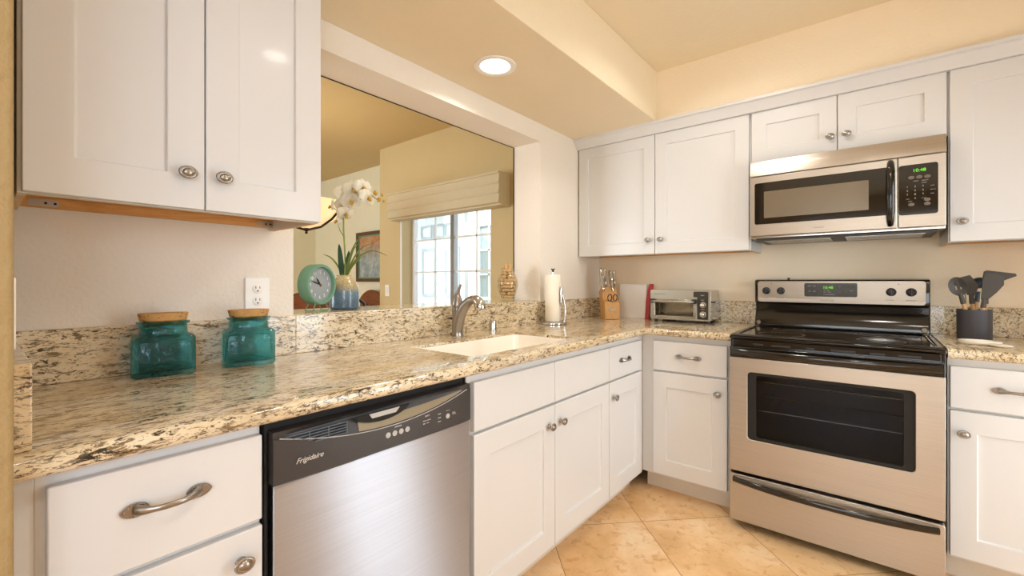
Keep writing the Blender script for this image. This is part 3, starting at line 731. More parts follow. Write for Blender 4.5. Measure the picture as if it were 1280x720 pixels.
# ------------------------------------------------------------------ range
t = thing('stove', 'stainless steel electric stove with black glass cooktop and oven', 'stove', (1.092, 0, 0)); w = .758
YF = -.70
bm = B(); box(bm, 0, .012, YF, -.03, .045, .905); box(bm, w - .012, w, YF, -.03, .045, .905); box(bm, .012, w - .012, -.045, -.03, .045, .905); box(bm, .012, w - .012, YF, -.045, .045, .06)
box(bm, .012, w - .012, YF, YF + .02, .266, .276); box(bm, .012, w - .012, YF, YF + .012, .82, .905); ob('body', bm, 'black', t, .002)
bm = B(); box(bm, .012, w - .012, YF + .012, YF + .42, .30, .302); box(bm, .012, .014, YF + .012, YF + .42, .302, .81); box(bm, w - .014, w - .012, YF + .012, YF + .42, .302, .81); box(bm, .014, w - .014, YF + .418, YF + .42, .302, .81); box(bm, .012, w - .012, YF + .012, YF + .42, .81, .812)
ob('oven_cavity', bm, 'cavity', t, smooth=False)
bm = B()
for zz in (.56, .70):
    cyl(bm, (.08, YF + .05, zz), (w - .08, YF + .05, zz), .003, seg=8); cyl(bm, (.08, YF + .36, zz), (w - .08, YF + .36, zz), .003, seg=8)
    for k in range(14): x = .085 + k * (w - .17) / 13; cyl(bm, (x, YF + .05, zz), (x, YF + .36, zz), .0016, seg=6)
    for s, x in ((-1, .08), (1, w - .08)): cyl(bm, (x, YF + .05, zz), (x + s * .012, YF + .05, zz + .02), .003, seg=8)
ob('oven_rack', bm, 'chrome', t)
for i, (x, y) in enumerate(((.05, -.62), (w - .05, -.62), (.05, -.1), (w - .05, -.1))):
    bm = B(); cyl(bm, (x, y, 0), (x, y, .045), .018, .014, 14); ob('foot', bm, 'blackplastic', t)
# oven door
DF = -.742
bm = B(); ring_prism(bm, rrect(.004, w - .004, .277, .822, .004, 3), rrect(.082, w - .088, .438, .757, .016, 3), DF, -.702)
dv = ob('oven_door', bm, 'steel_warm', t, .0025)
bm = B(); ring_prism(bm, rrect(.0815, w - .0875, .4375, .7575, .0165, 4), rrect(.118, w - .122, .452, .745, .012, 4), DF + .004, DF + .012); ob('window_border', bm, 'slot', dv)
bm = B(); prism(bm, rrect(.117, w - .121, .451, .746, .012, 4), .003, Matrix.Translation((0, DF + .006, 0))); ob('window', bm, 'ovenpane', dv)
bm = B(); box(bm, .004, w - .004, DF + .002, -.702, .8225, .873); ob('top_band', bm, 'black', dv, .004, 3)
bm = B()
def bow(k, n): q = 2 * k / n - 1; return 1 - abs(q) ** 2.4
pts = [(.014 + (w - .028) * k / 26, DF - .010 - .042 * bow(k, 26), .853) for k in range(27)]
tube(bm, pts, .0145, 14, flat=(1.05, .72), up=(0, 0, 1)); ob('handle', bm, 'black', dv, angle=60)
# vent slots under the cooktop lip
for x, lw_ in ((.10, .04), (.175, .075), (.31, .03), (.40, .085), (.53, .05), (.62, .07)):
    bm = B(); box(bm, x, x + lw_, YF - .0035, YF + .002, .881, .889); ob('vent_slot', bm, 'dwpanel', t, .001)
# storage drawer
bm = B(); prism(bm, rrect(.004, w - .004, .040, .262, .010, 4), .038, Matrix.Translation((0, DF, 0))); sd = ob('storage_drawer', bm, 'steel_warm', t, .003)
bm = B(); pts = [(.022 + (w - .044) * k / 26, DF - .006 - .050 * bow(k, 26), .238) for k in range(27)]
tube(bm, pts, .0125, 14, flat=(1.1, .6), up=(0, 0, 1)); ob('handle', bm, 'black', sd, angle=60)
bm = B(); N = 26
up_ = [bm.verts.new((.03 + (w - .06) * k / N, DF - .0006, .250)) for k in range(N + 1)]; lo_ = [bm.verts.new((.03 + (w - .06) * k / N, DF - .012 - .036 * bow(k, N), .243)) for k in range(N + 1)]
lo2 = [bm.verts.new((q.co.x, q.co.y + .001, q.co.z - .003)) for q in lo_]; up2 = [bm.verts.new((q.co.x, q.co.y, q.co.z - .006)) for q in up_]
for k in range(N):
    bm.faces.new((up_[k], up_[k + 1], lo_[k + 1], lo_[k])); bm.faces.new((lo_[k], lo_[k + 1], lo2[k + 1], lo2[k])); bm.faces.new((up2[k], lo2[k], lo2[k + 1], up2[k + 1]))
ob('grip_shelf', bm, 'steel_warm', sd)
# cooktop
bm = B(); box(bm, -.004, w + .004, -.715, -.10, .906, .924); 
ct = ob('cooktop', bm, 'glassblack', t, .008, 4)
bm = B()
out = rrect(-.004, w + .004, -.716, -.095, .02, 4); inn = rrect(.022, w - .022, -.688, -.125, .02, 4)
n = len(out); A = [bm.verts.new((x, y, .9235)) for x, y in out]; A2 = [bm.verts.new((x + (.008 if x < w / 2 else -.008), y + (.008 if y < -.4 else -.008), .931)) for x, y in out]; Bi = [bm.verts.new((x, y, .931)) for x, y in inn]; Ci = [bm.verts.new((x, y, .9242)) for x, y in rrect(.028, w - .028, -.682, -.131, .02, 4)]
for P_, Q_ in ((A, A2), (A2, Bi), (Bi, Ci)):
    for i in range(n): bm.faces.new((P_[i], P_[(i + 1) % n], Q_[(i + 1) % n], Q_[i]))
ob('cooktop_rim', bm, 'black', ct, angle=50)
for x, y, r in ((.19, -.53, .10), (.57, -.53, .085), (.19, -.25, .075), (.57, -.25, .10)):
    bm = B()
    for rr in (r, r * .94):
        lp = [(x + rr * cos(2 * pi * k / 40), y + rr * sin(2 * pi * k / 40), .9243) for k in range(41)]
        for a, b in zip(lp, lp[1:]):
            pa, pb = Vector(a), Vector(b); c0 = Vector((x, y, .9243)); s_ = .985
            bm.faces.new([bm.verts.new(v_) for v_ in (pa, pb, c0 + (pb - c0) * s_, c0 + (pa - c0) * s_)])
    ob('burner_ring', bm, 'darkprint', ct, smooth=False)
# backguard
bm = B()
pf = [(-.03, .906), (-.03, 1.196), (-.052, 1.2), (-.085, 1.194), (-.092, 1.18), (-.086, 1.062), (-.064, 1.055), (-.060, 1.02), (-.078, .99), (-.094, .948), (-.094, .93), (-.094, .906)]
a = [bm.verts.new((-.004, y, z)) for y, z in pf]; b = [bm.verts.new((w + .004, y, z)) for y, z in pf]
bm.faces.new(a); bm.faces.new(b[::-1])
for i in range(len(pf)): bm.faces.new((a[i], b[i], b[(i + 1) % len(pf)], a[(i + 1) % len(pf)]))
bg = ob('backguard', bm, 'black', t, .004, 3)
tilt = math.atan2(.006, .118)
bgp = Matrix.Translation((0, -.0895, 1.06)) @ Matrix.Rotation(tilt, 4, 'X')
def bgv(x, z, y=0): return bgp @ Vector((x, y, z))
bm = B(); prism(bm, rrect(.012, w - .012, .006, .128, .014, 5), .004, bgp @ Matrix.Translation((0, -.0035, 0))); pn = ob('control_panel', bm, 'steel_warm', bg, .001)
bm = B(); prism(bm, rrect(.245, .480, .042, .117, .008, 4), .002, bgp @ Matrix.Translation((0, -.0055, 0))); ds = ob('display_panel', bm, 'darkdisplay', pn)
RX = Matrix.Rotation(pi / 2, 4, 'X')
bm = B(); text_bm(bm, '10:48', .021, bgv(.330, .086, -.0062), rot=Matrix.Rotation(tilt, 4, 'X') @ RX); ob('clock_digits', bm, 'green_led', ds, smooth=False)
for x, z in ((.405, .097), (.432, .099), (.457, .099), (.405, .069), (.432, .071)):
    bm = B(); c0, c1 = bgv(x, z, -.0052), bgv(x, z, -.0068); cyl(bm, c0, c1, .008, seg=14); ob('button', bm, 'utgrey', ds)
for x, z, s in ((.262, .099, 'bake'), (.285, .099, 'broil'), (.262, .070, 'clean'), (.285, .070, 'clear'), (.333, .076, 'oven light'), (.333, .066, 'time   temp'), (.333, .052, 'CONVECTION'), (.399, .097, 'set'), (.399, .069, 'hi'), (.427, .099, '+'), (.427, .071, '-'), (.449, .074, 'start')):
    letters(ds, 'grey', [(s, .0072, bgv(x, z, -.0070), Matrix.Rotation(tilt, 4, 'X') @ RX)])
bm = B(); text_bm(bm, 'FRIGIDAIRE', .0125, bgv(.318, .017, -.0040), rot=Matrix.Rotation(tilt, 4, 'X') @ RX)
for x, s in ((.036, 'LF REAR'), (.108, 'LF FRONT'), (.595, 'RF REAR'), (.672, 'RF FRONT')): letters(pn, 'darkprint', [(s, .0085, bgv(x, .027, -.0040), Matrix.Rotation(tilt, 4, 'X') @ RX)])
ob('lettering', bm, 'darkprint', pn, smooth=False)
for x in (.085, .645): bm = B(); cyl(bm, bgv(x, .112, -.003), bgv(x, .112, -.0045), .003, seg=10); ob('indicator_light', bm, 'darkprint', pn)
for x in (.057, .131, .616, .692):
    kb = B(); R_ = bgp @ Matrix.Translation((x, -.0035, .072)) @ RX
    lathe(kb, [(.020, 0), (.021, .004), (.020, .008), (.0165, .010), (.0155, .022), (.012, .025), (0, .0255)], 24, R_, cap=False)
    k_ = ob('knob', kb, 'blackplastic', pn); kb = B()
    c_ = R_ @ Matrix.Translation((0, 0, .026))
    bmesh.ops.create_cube(kb, size=1, matrix=c_ @ Matrix.Diagonal((.009, .036, .012, 1))); ob('knob_grip', kb, 'blackplastic', k_, .002)
bm = B(); cyl(bm, (.165, -.06, 1.199), (.165, -.06, 1.207), .006, seg=12); ob('vent_cap', bm, 'blackplastic', bg)
for x in (.018, w - .018):
    bm = B(); bmesh.ops.create_cone(bm, cap_ends=True, segments=18, radius1=.014, radius2=.011, depth=.012, matrix=Matrix.Translation((x, -.099, .945)) @ Matrix.Rotation(pi / 2, 4, 'X')); ob('rim_cap', bm, 'nickel_dark', bg)

# ------------------------------------------------------------------ microwave
t = thing('microwave_oven', 'stainless over-the-range microwave with a black window', 'microwave', (1.1195, 0, 0)); w = .762; mf = -.405
bm = B(); box(bm, 0, w, -.372, -.0035, 1.418, 1.832); ob('body', bm, 'steel_plain', t, .002)
bm = B()                                              # sloping vent panel above the door
pf = [(-.372, 1.750), (-.402, 1.750), (-.398, 1.775), (-.386, 1.805), (-.378, 1.832), (-.372, 1.832)]
a = [bm.verts.new((.0, y, z)) for y, z in pf]; b = [bm.verts.new((w, y, z)) for y, z in pf]; bm.faces.new(a); bm.faces.new(b[::-1])
for i in range(len(pf)): bm.faces.new((a[i], b[i], b[(i + 1) % len(pf)], a[(i + 1) % len(pf)]))
ob('vent_panel', bm, 'steel_warm', t, .001)
bm = B(); prism(bm, rrect(.001, .601, 1.428, 1.745, .004, 3), .032, Matrix.Translation((0, mf, 0))); dv = ob('door', bm, 'steel_warm', t, .003)
bm = B(); prism(bm, rrect(.024, .592, 1.490, 1.710, .010, 4), .002, Matrix.Translation((0, mf - .0015, 0))); wn = ob('window', bm, 'mwglass', dv)
bm = B(); prism(bm, rrect(.068, .500, 1.522, 1.662, .003, 3), .001, Matrix.Translation((0, mf - .0022, 0))); ob('window_mesh', bm, 'mwmesh', wn)
bm = B(); tube(bm, [(.577, mf - .002, 1.733), (.577, mf - .022, 1.722), (.577, mf - .034, 1.69), (.577, mf - .037, 1.59), (.577, mf - .034, 1.49), (.577, mf - .022, 1.455), (.577, mf - .002, 1.444)], [.010, .012, .0135, .014, .0135, .012, .010], 16, flat=(1.1, .85)); ob('handle', bm, 'black', dv, angle=60)
bm = B(); text_bm(bm, 'FRIGIDAIRE', .0085, (.285, mf - .0004, 1.452)); ob('brand_lettering', bm, 'darkprint', dv, smooth=False)
bm = B(); prism(bm, rrect(.6035, w - .001, 1.428, 1.745, .004, 3), .032, Matrix.Translation((0, mf, 0))); cp = ob('control_panel', bm, 'steel_warm', t, .003)
bm = B(); prism(bm, rrect(.606, .735, 1.484, 1.708, .010, 4), .002, Matrix.Translation((0, mf - .0015, 0))); kp = ob('keypad', bm, 'mwglass', cp)
bm = B(); text_bm(bm, '10:48', .020, (.652, mf - .0022, 1.674)); ob('clock_digits', bm, 'green_led', kp, smooth=False)
for x, z in ((.648, 1.650), (.674, 1.650), (.701, 1.649), (.648, 1.530), (.700, 1.547), (.700, 1.529)):
    bm = B(); lathe(bm, [(.0098, 0), (.0098, .0012), (.008, .002), (0, .0022)], 18, Matrix.Translation((x, mf - .0016, z)) @ RX, cap=False, sx=1.1, sy=.8); ob('button', bm, 'darkprint', kp)
kl = [(ch, .0105, (.632 + .026 * (i % 3), mf - .0019, 1.606 - .0175 * (i // 3))) for i, ch in enumerate('123456789')] + [('0', .0105, (.658, mf - .0019, 1.5535))]
kl += [(s, .0062, (x, mf - .0019, z)) for x, z, s in ((.63, 1.5535, 'clear'), (.682, 1.5535, 'power'), (.71, 1.606, 'cook'), (.71, 1.5885, 'defrost'), (.71, 1.571, 'melt'), (.655, 1.632, 'sensor'), (.682, 1.632, 'popcorn'), (.682, 1.622, 'potato'), (.638, 1.543, 'timer'))]
letters(kp, 'grey', kl)
bm = B(); box(bm, .02, w - .02, -.36, -.03, 1.406, 1.4175); un = ob('underside', bm, 'utgrey', t, .004)
bm = B()
for x0_ in (.06, .41):
    for k in range(8): box(bm, x0_, x0_ + .29, -.34 + k * .034, -.322 + k * .034, 1.4045, 1.4058)
ob('grease_filter', bm, 'steel_plain', un, smooth=False)

# ------------------------------------------------------------------ jars on the counter
def rr_loop(bm, hx, hy, r, z, seg=6): return [bm.verts.new((x, y, z)) for x, y in rrect(-hx, hx, -hy, hy, min(r, hx * .999, hy * .999), seg)]
def jar(label, loc, rz):
    t = thing('storage_jar', label, 'jar', loc, rz, 'teal glass storage jars')
    bm = B(); hx, hy = .071, .047
    P = [(hx - .004, hy - .004, .018, .0005), (hx, hy, .018, .006), (hx, hy, .018, .101), (hx - .003, hy - .003, .02, .108), (.060, .040, .03, .112), (.0545, .038, .036, .116), (.053, .037, .036, .140), (.060, .042, .040, .1445), (.060, .042, .040, .149), (.052, .036, .035, .150)]
    I = [(.049, .033, .032, .146), (.049, .033, .032, .118), (hx - .009, hy - .009, .014, .104), (hx - .007, hy - .007, .014, .020), (hx - .02, hy - .016, .014, .013)]
    Ls = [rr_loop(bm, *p[:3], p[3]) for p in P + I]
    for a, b in zip(Ls, Ls[1:]):
        for i in range(len(a)): bm.faces.new((a[i], a[(i + 1) % len(a)], b[(i + 1) % len(a)], b[i]))
    bm.faces.new(Ls[0][::-1]); bm.faces.new(Ls[-1])
    ob('glass_body', bm, 'teal', t, angle=60)
    # raised arched outline on the front
    bm = B(); fr_ = -hy - .0002; pp = [(-.058, .016), (-.059, .06), (-.058, .092), (-.052, .098), (0, .100), (.052, .098), (.058, .092), (.059, .06), (.058, .016), (.035, .027), (0, .031), (-.035, .027), (-.058, .016)]
    tube(bm, [(x, fr_, z) for x, z in pp], .0022, 8); ob('front_panel_rim', bm, 'teal', t)
    bm = B(); lathe(bm, [(.045, .1395), (.047, .1505), (.0525, .152), (.057, .171), (.0555, .1725), (0, .1726)], 28, sy=.70, cap=True); ob('cork_lid', bm, 'cork', t, label='tapered cork lid')
    return t
JR = .0
jar('teal glass jar with cork lid, the left one nearest the stub wall', (.086, -2.722, CT), pi / 2 - .16)
jar('teal glass jar with cork lid, the right one below the outlet', (.103, -2.510, CT), pi / 2 - .28)

# outlet and plates
t = thing('wall_outlet', 'white duplex wall outlet above the right teal jar', 'outlet', (0.0005, -2.448, 1.14), pi / 2)
bm = B(); prism(bm, rrect(-.0385, .0385, -.058, .058, .004, 3), .006, Matrix.Translation((0, -.0065, 0))); ob('cover_plate', bm, 'white', t, .002)
for z in (.0205, -.0205):
    bm = B(); lathe(bm, [(.0165, 0), (.0165, .0015), (.0155, .002), (0, .002)], 24, Matrix.Translation((0, -.0065, z)) @ RX, cap=False); s_ = ob('socket', bm, 'white', t)
    bm = B(); box(bm, -.0072, -.0052, -.0092, -.0084, z + .001, z + .009); box(bm, .0052, .0072, -.0092, -.0084, z + .001, z + .008); cyl(bm, (0, -.0084, z - .007), (0, -.0092, z - .007), .0025, seg=10); ob('slot', bm, 'slot', s_)
t = thing('light_switch', 'white rocker light switch on the tan dining wall', 'switch', (-2.175, PYW - .0005, 1.095))
bm = B(); prism(bm, rrect(-.036, .036, -.058, .058, .004, 3), .006, Matrix.Translation((0, -.0065, 0))); ob('cover_plate', bm, 'white', t, .002)
bm = B(); box(bm, -.016, .016, -.0095, -.0066, -.033, .033); ob('rocker', bm, 'ceramic', t, .002)
t = thing('wall_outlet', 'white plate on the near stub wall seen edge on', 'outlet', (.47, -3.0245, 1.13), pi)
bm = B(); prism(bm, rrect(-.06, .06, -.058, .062, .004, 3), .008, Matrix.Translation((0, -.009, 0))); ob('cover_plate', bm, 'white', t, .002)

# ------------------------------------------------------------------ paper towel holder
t = thing('paper_towel_holder', 'chrome paper towel holder with curved tension arm beside the sink', 'paper towel holder', (.112, -.806, CT))
bm = B(); lathe(bm, [(.0, .0005), (.082, .0005), (.086, .004), (.086, .010), (.080, .014), (.02, .0155), (.0, .0155)], 36, cap=False); ob('base', bm, 'chrome', t)
bm = B(); cyl(bm, (0, 0, .0155), (0, 0, .318), .006, seg=14); ob('post', bm, 'chrome', t)
bm = B(); lathe(bm, [(.004, .316), (.007, .322), (.006, .330), (.009, .334)], 14); tube(bm, [(-.012, 0, .338), (0, 0, .332), (.012, 0, .338)], [.004, .005, .004], 10); ob('finial', bm, 'blackplastic', t)
bm = B(); pts = [(.066, .022, .014), (.074, .024, .06), (.074, .022, .10), (.070, .012, .15), (.066, .004, .18)]; tube(bm, pts, [.0085, .0085, .008, .007, .006], 12)
pts = [(.0585, .0, .115), (.0590, .002, .14), (.0600, .003, .18), (.0625, .002, .215), (.066, .002, .235)]; tube(bm, pts, [.003, .010, .0115, .0105, .003], 12, flat=(1, .6), up=(0, 1, 0)); ob('tension_arm', bm, 'chrome', t)
bm = B(); lathe(bm, [(.0195, .0165), (.048, .0165), (.0485, .02), (.0485, .300), (.048, .303), (.0195, .303), (.0195, .0165)], 36, cap=False); o = ob('paper_towel_roll', bm, 'paper', loc=(.112, -.806, CT)); tag(o, 'white roll of paper towels on the chrome holder', 'paper towel')

# ------------------------------------------------------------------ knife block with knives
kbx, kby, kbr = .205, -.235, radians(42)
t = thing('knife_block', 'slanted oak knife block with a silver label in the corner', 'knife block', (kbx, kby, CT), kbr)
MY = Matrix.Rotation(pi / 2, 4, 'Z')                      # profile in yz, extruded along x
bm = B()
def yz_prism(bm, poly, x0, x1):
    a = [bm.verts.new((x0, y, z)) for y, z in poly]; b = [bm.verts.new((x1, y, z)) for y, z in poly]; bm.faces.new(a); bm.faces.new(b[::-1]); n = len(poly)
    for i in range(n): bm.faces.new((a[i], b[i], b[(i + 1) % n], a[(i + 1) % n]))
yz_prism(bm, [(-.075, .0005), (.035, .0005), (.100, .185), (.02, .225), (-.035, .135), (-.075, .120)], -.052, .052); ob('block', bm, 'block', t, .003)
bm = B(); box(bm, -.026, .024, -.0772, -.0755, .058, .076); ob('label_plate', bm, 'steel_plain', t, .001)
def knife(i, lx, ly, lz, ln, label):
    k = thing('kitchen_knife', label, 'knife', (kbx, kby, CT), kbr, 'steel handled knives in the oak block')
    dirv = Vector((0, .30, .95)).normalized(); b0 = Vector((lx, ly, lz)); up = Vector((0, .95, -.30))
    bm = B(); tube(bm, [b0 + dirv * (ln * q) + up * (.004 * sin(q * 5)) for q in (0, .08, .3, .6, .85, 1)], [.0115, .011, .0125, .0135, .0150, .011], 12, flat=(1, .72), up=up); ob('handle', bm, 'steel_plain', k)
    bm = B(); tube(bm, [b0 - dirv * .0006, b0 + dirv * .010], [.0105, .0095], 12, flat=(1, .6), up=up); ob('bolster', bm, 'chrome', k)
def top_z(y): return .225 + (y - .02) * (.185 - .225) / .08 if y > .02 else .135 + (y + .035) * (.225 - .135) / .055
for i, (lx, ly, ln, lb) in enumerate(((-.044, .040, .115, 'tallest steel kitchen knife at the back left of the block'), (-.022, .012, .105, 'steel kitchen knife at the left side, second from the back'), (-.044, -.010, .090, 'steel kitchen knife at the left side, in front'), (.020, .040, .100, 'steel kitchen knife at the back right of the block'), (.042, .012, .09, 'steel kitchen knife at the right side, second from the back'), (.020, -.010, .075, 'short steel kitchen knife at the right side, in front'))):
    knife(i, lx, ly, top_z(ly) + (.0065 if ly > .02 else .019), ln * 1.22, lb)
t = thing('kitchen_scissors', 'steel and black kitchen scissors with round handles at the front of the block', 'scissors', (kbx, kby, CT), kbr)
for s in (-1, 1):
    bm = B(); c = Vector((s * .0185 - .002, -.082, .150)); lp = []
    for k in range(25):
        a_ = 2 * pi * k / 24; lp.append(c + Vector((.0135 * cos(a_), -.004 * sin(a_), .022 * sin(a_))))
    tube(bm, lp, .0035, 8, cap=False); bmesh.ops.remove_doubles(bm, verts=bm.verts[:], dist=1e-5); ob('handle_loop', bm, 'blackplastic', t)
bm = B(); tube(bm, [(-.012, -.082, .129), (-.003, -.081, .122), (-.002, -.068, .1275)], [.004, .005, .004], 8); tube(bm, [(.010, -.082, .129), (.001, -.081, .122)], [.004, .005], 8); ob('shank', bm, 'steel_plain', t)

# cutting board leaning on the back wall
t = thing('cutting_board', 'white cutting board with a red edge handle leaning behind the knife block', 'cutting board', (.185, -.062, CT + .0005)); t.rotation_euler = (radians(-9), 0, 0)
bm = B(); prism(bm, rrect(0, .205, 0.0, .245, .008, 4), .008); ob('board', bm, 'board', t, .002)
bm = B(); pl = [(.2055, .0), (.238, 0.0), (.236, .06), (.24, .14), (.248, .2), (.252, .245), (.226, .247), (.214, .2), (.2055, .11)]
prism(bm, pl, .014, Matrix.Translation((0, -.003, 0))); ob('edge_handle', bm, 'red', t, .003)

# ------------------------------------------------------------------ toaster oven
t = thing('toaster_oven', 'small silver toaster oven with two round dials', 'toaster oven', (.500, -.232, CT)); w = .375; h0, h1 = .016, .208
bm = B(); ring_prism(bm, rrect(0, w, h0, h1, .012, 4), rrect(.006, w - .006, h0 + .006, h1 - .006, .008, 4), 0, .19); box(bm, .004, w - .004, .186, .19, h0 + .004, h1 - .004); ob('housing', bm, 'steel_plain', t, .002)
bm = B(); ring_prism(bm, rrect(.001, w - .001, h0 + .001, h1 - .001, .011, 4), rrect(.024, .286, h0 + .018, .135, .006, 4), -.003, .001); fc = ob('front_face', bm, mat('toaster_silver', 'A59C8B', .34, .7), t)
bm = B(); box(bm, .02, .29, .10, .104, h0 + .008, .15); box(bm, .290, .293, .003, .10, h0 + .008, .15); box(bm, .015, .29, .003, .10, h0 + .007, h0 + .009); ob('inner_liner', bm, 'steel_plain', t, smooth=False)
bm = B()
for k in range(13): x = .035 + k * .02; cyl(bm, (x, .01, .062), (x, .095, .062), .0013, seg=6)
cyl(bm, (.03, .01, .062), (.28, .01, .062), .0018, seg=6); ob('rack', bm, 'chrome', t)
bm = B(); ring_prism(bm, rrect(.018, .290, h0 + .010, .148, .006, 4), rrect(.034, .276, h0 + .026, .124, .005, 4), -.012, -.0035); dv = ob('door', bm, 'steel_plain', t, .002)
bm = B(); box(bm, .033, .277, -.008, -.006, h0 + .025, .125); ob('glass', bm, 'toasterpane', dv, smooth=False)
bm = B(); cyl(bm, (.020, -.034, .134), (.286, -.034, .134), .0065, seg=16); ob('handle', bm, 'steel_plain', dv)
for x in (.013, .272):
    bm = B(); prism(bm, [(0, .122), (.022, .122), (.024, .136), (.022, .150), (0, .150)], .030, Matrix.Translation((x, -.040, 0))); ob('handle_bracket', bm, 'blackplastic', dv, .003)
bm = B(); prism(bm, rrect(.297, .362, h0 + .010, h1 - .010, .008, 4), .002, Matrix.Translation((0, -.0045, 0))); prism(bm, rrect(.275, .305, .163, h1 - .010, .006, 4), .002, Matrix.Translation((0, -.0046, 0))); cp = ob('control_panel', bm, 'darkdisplay', t)
for z in (.058, .116):
    bm = B(); lathe(bm, [(.0185, 0), (.0185, .004), (.0145, .006), (.013, .018), (.010, .020), (0, .0203)], 24, Matrix.Translation((.331, -.0046, z)) @ RX, cap=False); kd = ob('dial', bm, 'steel_plain', cp)
    bm = B(); box(bm, .330, .332, -.0262, -.0248, z + .001, z + .012); ob('pointer', bm, 'slot', kd)
bm = B(); text_bm(bm, 'Hamilton Beach', .0105, (.028, -.0036, .177)); ob('brand_lettering', bm, 'darkprint', t, smooth=False)
bm = B()
for z, s in ((.143, 'TEMP'), (.086, 'TIMER'), (.172, 'BAKE')): text_bm(bm, s, .0085, (.318, -.0049, z))
ob('lettering', bm, 'grey', cp, smooth=False)
for x in (.03, w - .03):
    for y in (.02, .17):
        bm = B(); cyl(bm, (x, y, .0005), (x, y, h0 + .001), .012, .014, 14); ob('foot', bm, 'blackplastic', t)
bm = B(); box(bm, w, w + .012, .03, .065, .128, .136); ob('side_tab', bm, 'blackplastic', t, .002)

# ------------------------------------------------------------------ utensil crock and utensils, spoon rest
ux, uy = 1.985, -.235
bm = B(); lathe(bm, [(0, .0005), (.054, .0005), (.056, .004), (.057, .134), (.0565, .136), (.053, .136), (.0525, .01), (0, .009)], 36, cap=False); o = ob('utensil_crock', bm, 'crock', loc=(ux, uy, CT)); tag(o, 'matte charcoal crock holding the cooking utensils', 'crock')
def utensil(name, label, cat, foot, top, head, hm='utgrey', extra=None, hl=.77):
    """foot/top in crock coordinates; head(bm, mx) builds the working end in local xz at the top of the shaft"""
    t = thing(name, label, cat, (ux, uy, CT)); f, p = Vector(foot), Vector(top); d_ = p - f
    bm = B(); tube(bm, [f, f + d_ * .3, f + d_ * hl], [.0065, .0075, .0075], 12); ob('handle', bm, 'utwood', t)
    bm = B(); tube(bm, [f + d_ * (hl + .001), f + d_ * (hl + .12), p], [.0095, .0085, .0075], 12)
    z = d_.normalized(); y = Vector((.126, .99, 0)); y = (y - z * y.dot(z)).normalized(); x = y.cross(z)
    mx = Matrix((x, y, z)).transposed().to_4x4(); mx.translation = p
    head(bm, mx); ob('head', bm, hm, t, .0015, label=extra); return t
def blade(poly, th=.006):
    def f(bm, mx): prism(bm, poly, th, mx @ Matrix.Translation((0, -th / 2, 0)))
    return f
def spoon_head(bm, mx):
    pts = [(.030 * sin(2 * pi * k / 28), .034 - .042 * cos(2 * pi * k / 28)) for k in range(28)]
    n = len(pts)
    # ring around two slots, with a shallow dish
    def dish(x, z): return .012 * (1 - (x / .031) ** 2 - ((z - .034) / .043) ** 2)
    for s in (-1, 1):
        pass
    grid = []
    for i in range(13):
        row = []
        for j in range(17):
            u_, v_ = -1 + 2 * i / 12, -1 + 2 * j / 16; x_ = u_ * math.sqrt(max(0, 1 - v_ * v_ / 2)); z_ = v_ * math.sqrt(max(0, 1 - u_ * u_ / 2))
            row.append(bm.verts.new(mx @ Vector((.031 * x_, dish(.031 * x_, .034 + .043 * z_), .034 + .043 * z_))))
        grid.append(row)
    fs = []
    for i in range(12):
        for j in range(16):
            if i in (4, 7) and 5 <= j <= 11: continue
            fs.append(bm.faces.new((grid[i][j], grid[i + 1][j], grid[i + 1][j + 1], grid[i][j + 1])))
    r = bmesh.ops.extrude_face_region(bm, geom=fs)
    off = mx.to_3x3() @ Vector((0, .004, 0))
    for g in r['geom']:
        if isinstance(g, bmesh.types.BMVert): g.co += off
utensil('slotted_spoon', 'charcoal slotted spoon with wooden handle leaning left in the crock', 'spoon', (.0, -.004, .012), (-.046, -.022, .205), spoon_head)
utensil('spatula_turner', 'charcoal solid turner leaning left between slotted spoon and tongs', 'turner', (.010, .016, .012), (-.010, .002, .205), blade([(-.012, -.005), (.012, -.005), (.030, .035), (.005, .085), (-.062, .068), (-.058, .045), (-.02, .03)]))
utensil('silicone_spatula', 'broad charcoal spatula with rounded edge leaning right in the crock', 'spatula', (.012, -.026, .012), (.026, -.034, .185), blade([(-.010, -.005), (.010, -.005), (.034, .03), (.052, .065), (.050, .10), (.030, .113), (-.006, .115), (-.012, .085)]))
utensil('angled_turner', 'charcoal angled turner with a pointed corner, rightmost in the crock', 'turner', (.030, .002, .012), (.037, .008, .205), blade([(-.010, -.005), (.010, -.005), (.040, .055), (.088, .082), (.084, .092), (.0, .105), (-.010, .10), (-.014, .06)]))
utensil('ladle', 'slate blue ladle standing upright behind the tongs', 'ladle', (-.004, .034, .012), (.019, .050, .215), lambda bm, mx: lathe(bm, [(.0, -.005), (.013, -.002), (.022, .010), (.026, .026), (.0245, .027), (.020, .011), (.011, .003), (0, .001)], 20, mx @ Matrix.Translation((0, 0, .030)) @ Matrix.Rotation(radians(70), 4, 'X'), cap=False), 'utblue')
t = thing('kitchen_tongs', 'black tipped steel tongs standing in the middle of the crock', 'tongs', (ux, uy, CT))
for s in (-1, 1):
    bm = B(); tube(bm, [(-.026 + s * .004, .024, .012), (-.018 + s * .006, .022, .12), (-.012 + s * .013, .021, .2), (-.009 + s * .012, .021, .235)], [.004, .005, .006, .005], 10, flat=(1, .5)); ob('arm', bm, 'steel_plain', t)
    bm = B(); tube(bm, [(-.009 + s * .012, .021, .2355), (-.013 + s * .011, .021, .255), (-.023 + s * .010, .019, .268)], [.008, .009, .006], 10, flat=(1, .5)); ob('tip', bm, 'blackplastic', t)
t = thing('spoon_rest', 'white ceramic spoon rest lying in front of the crock', 'spoon rest', (1.975, -.435, CT), radians(-12))
bm = B()
outl = [(.052 * cos(2 * pi * k / 32) * 1.25, .040 * sin(2 * pi * k / 32)) for k in range(32)]
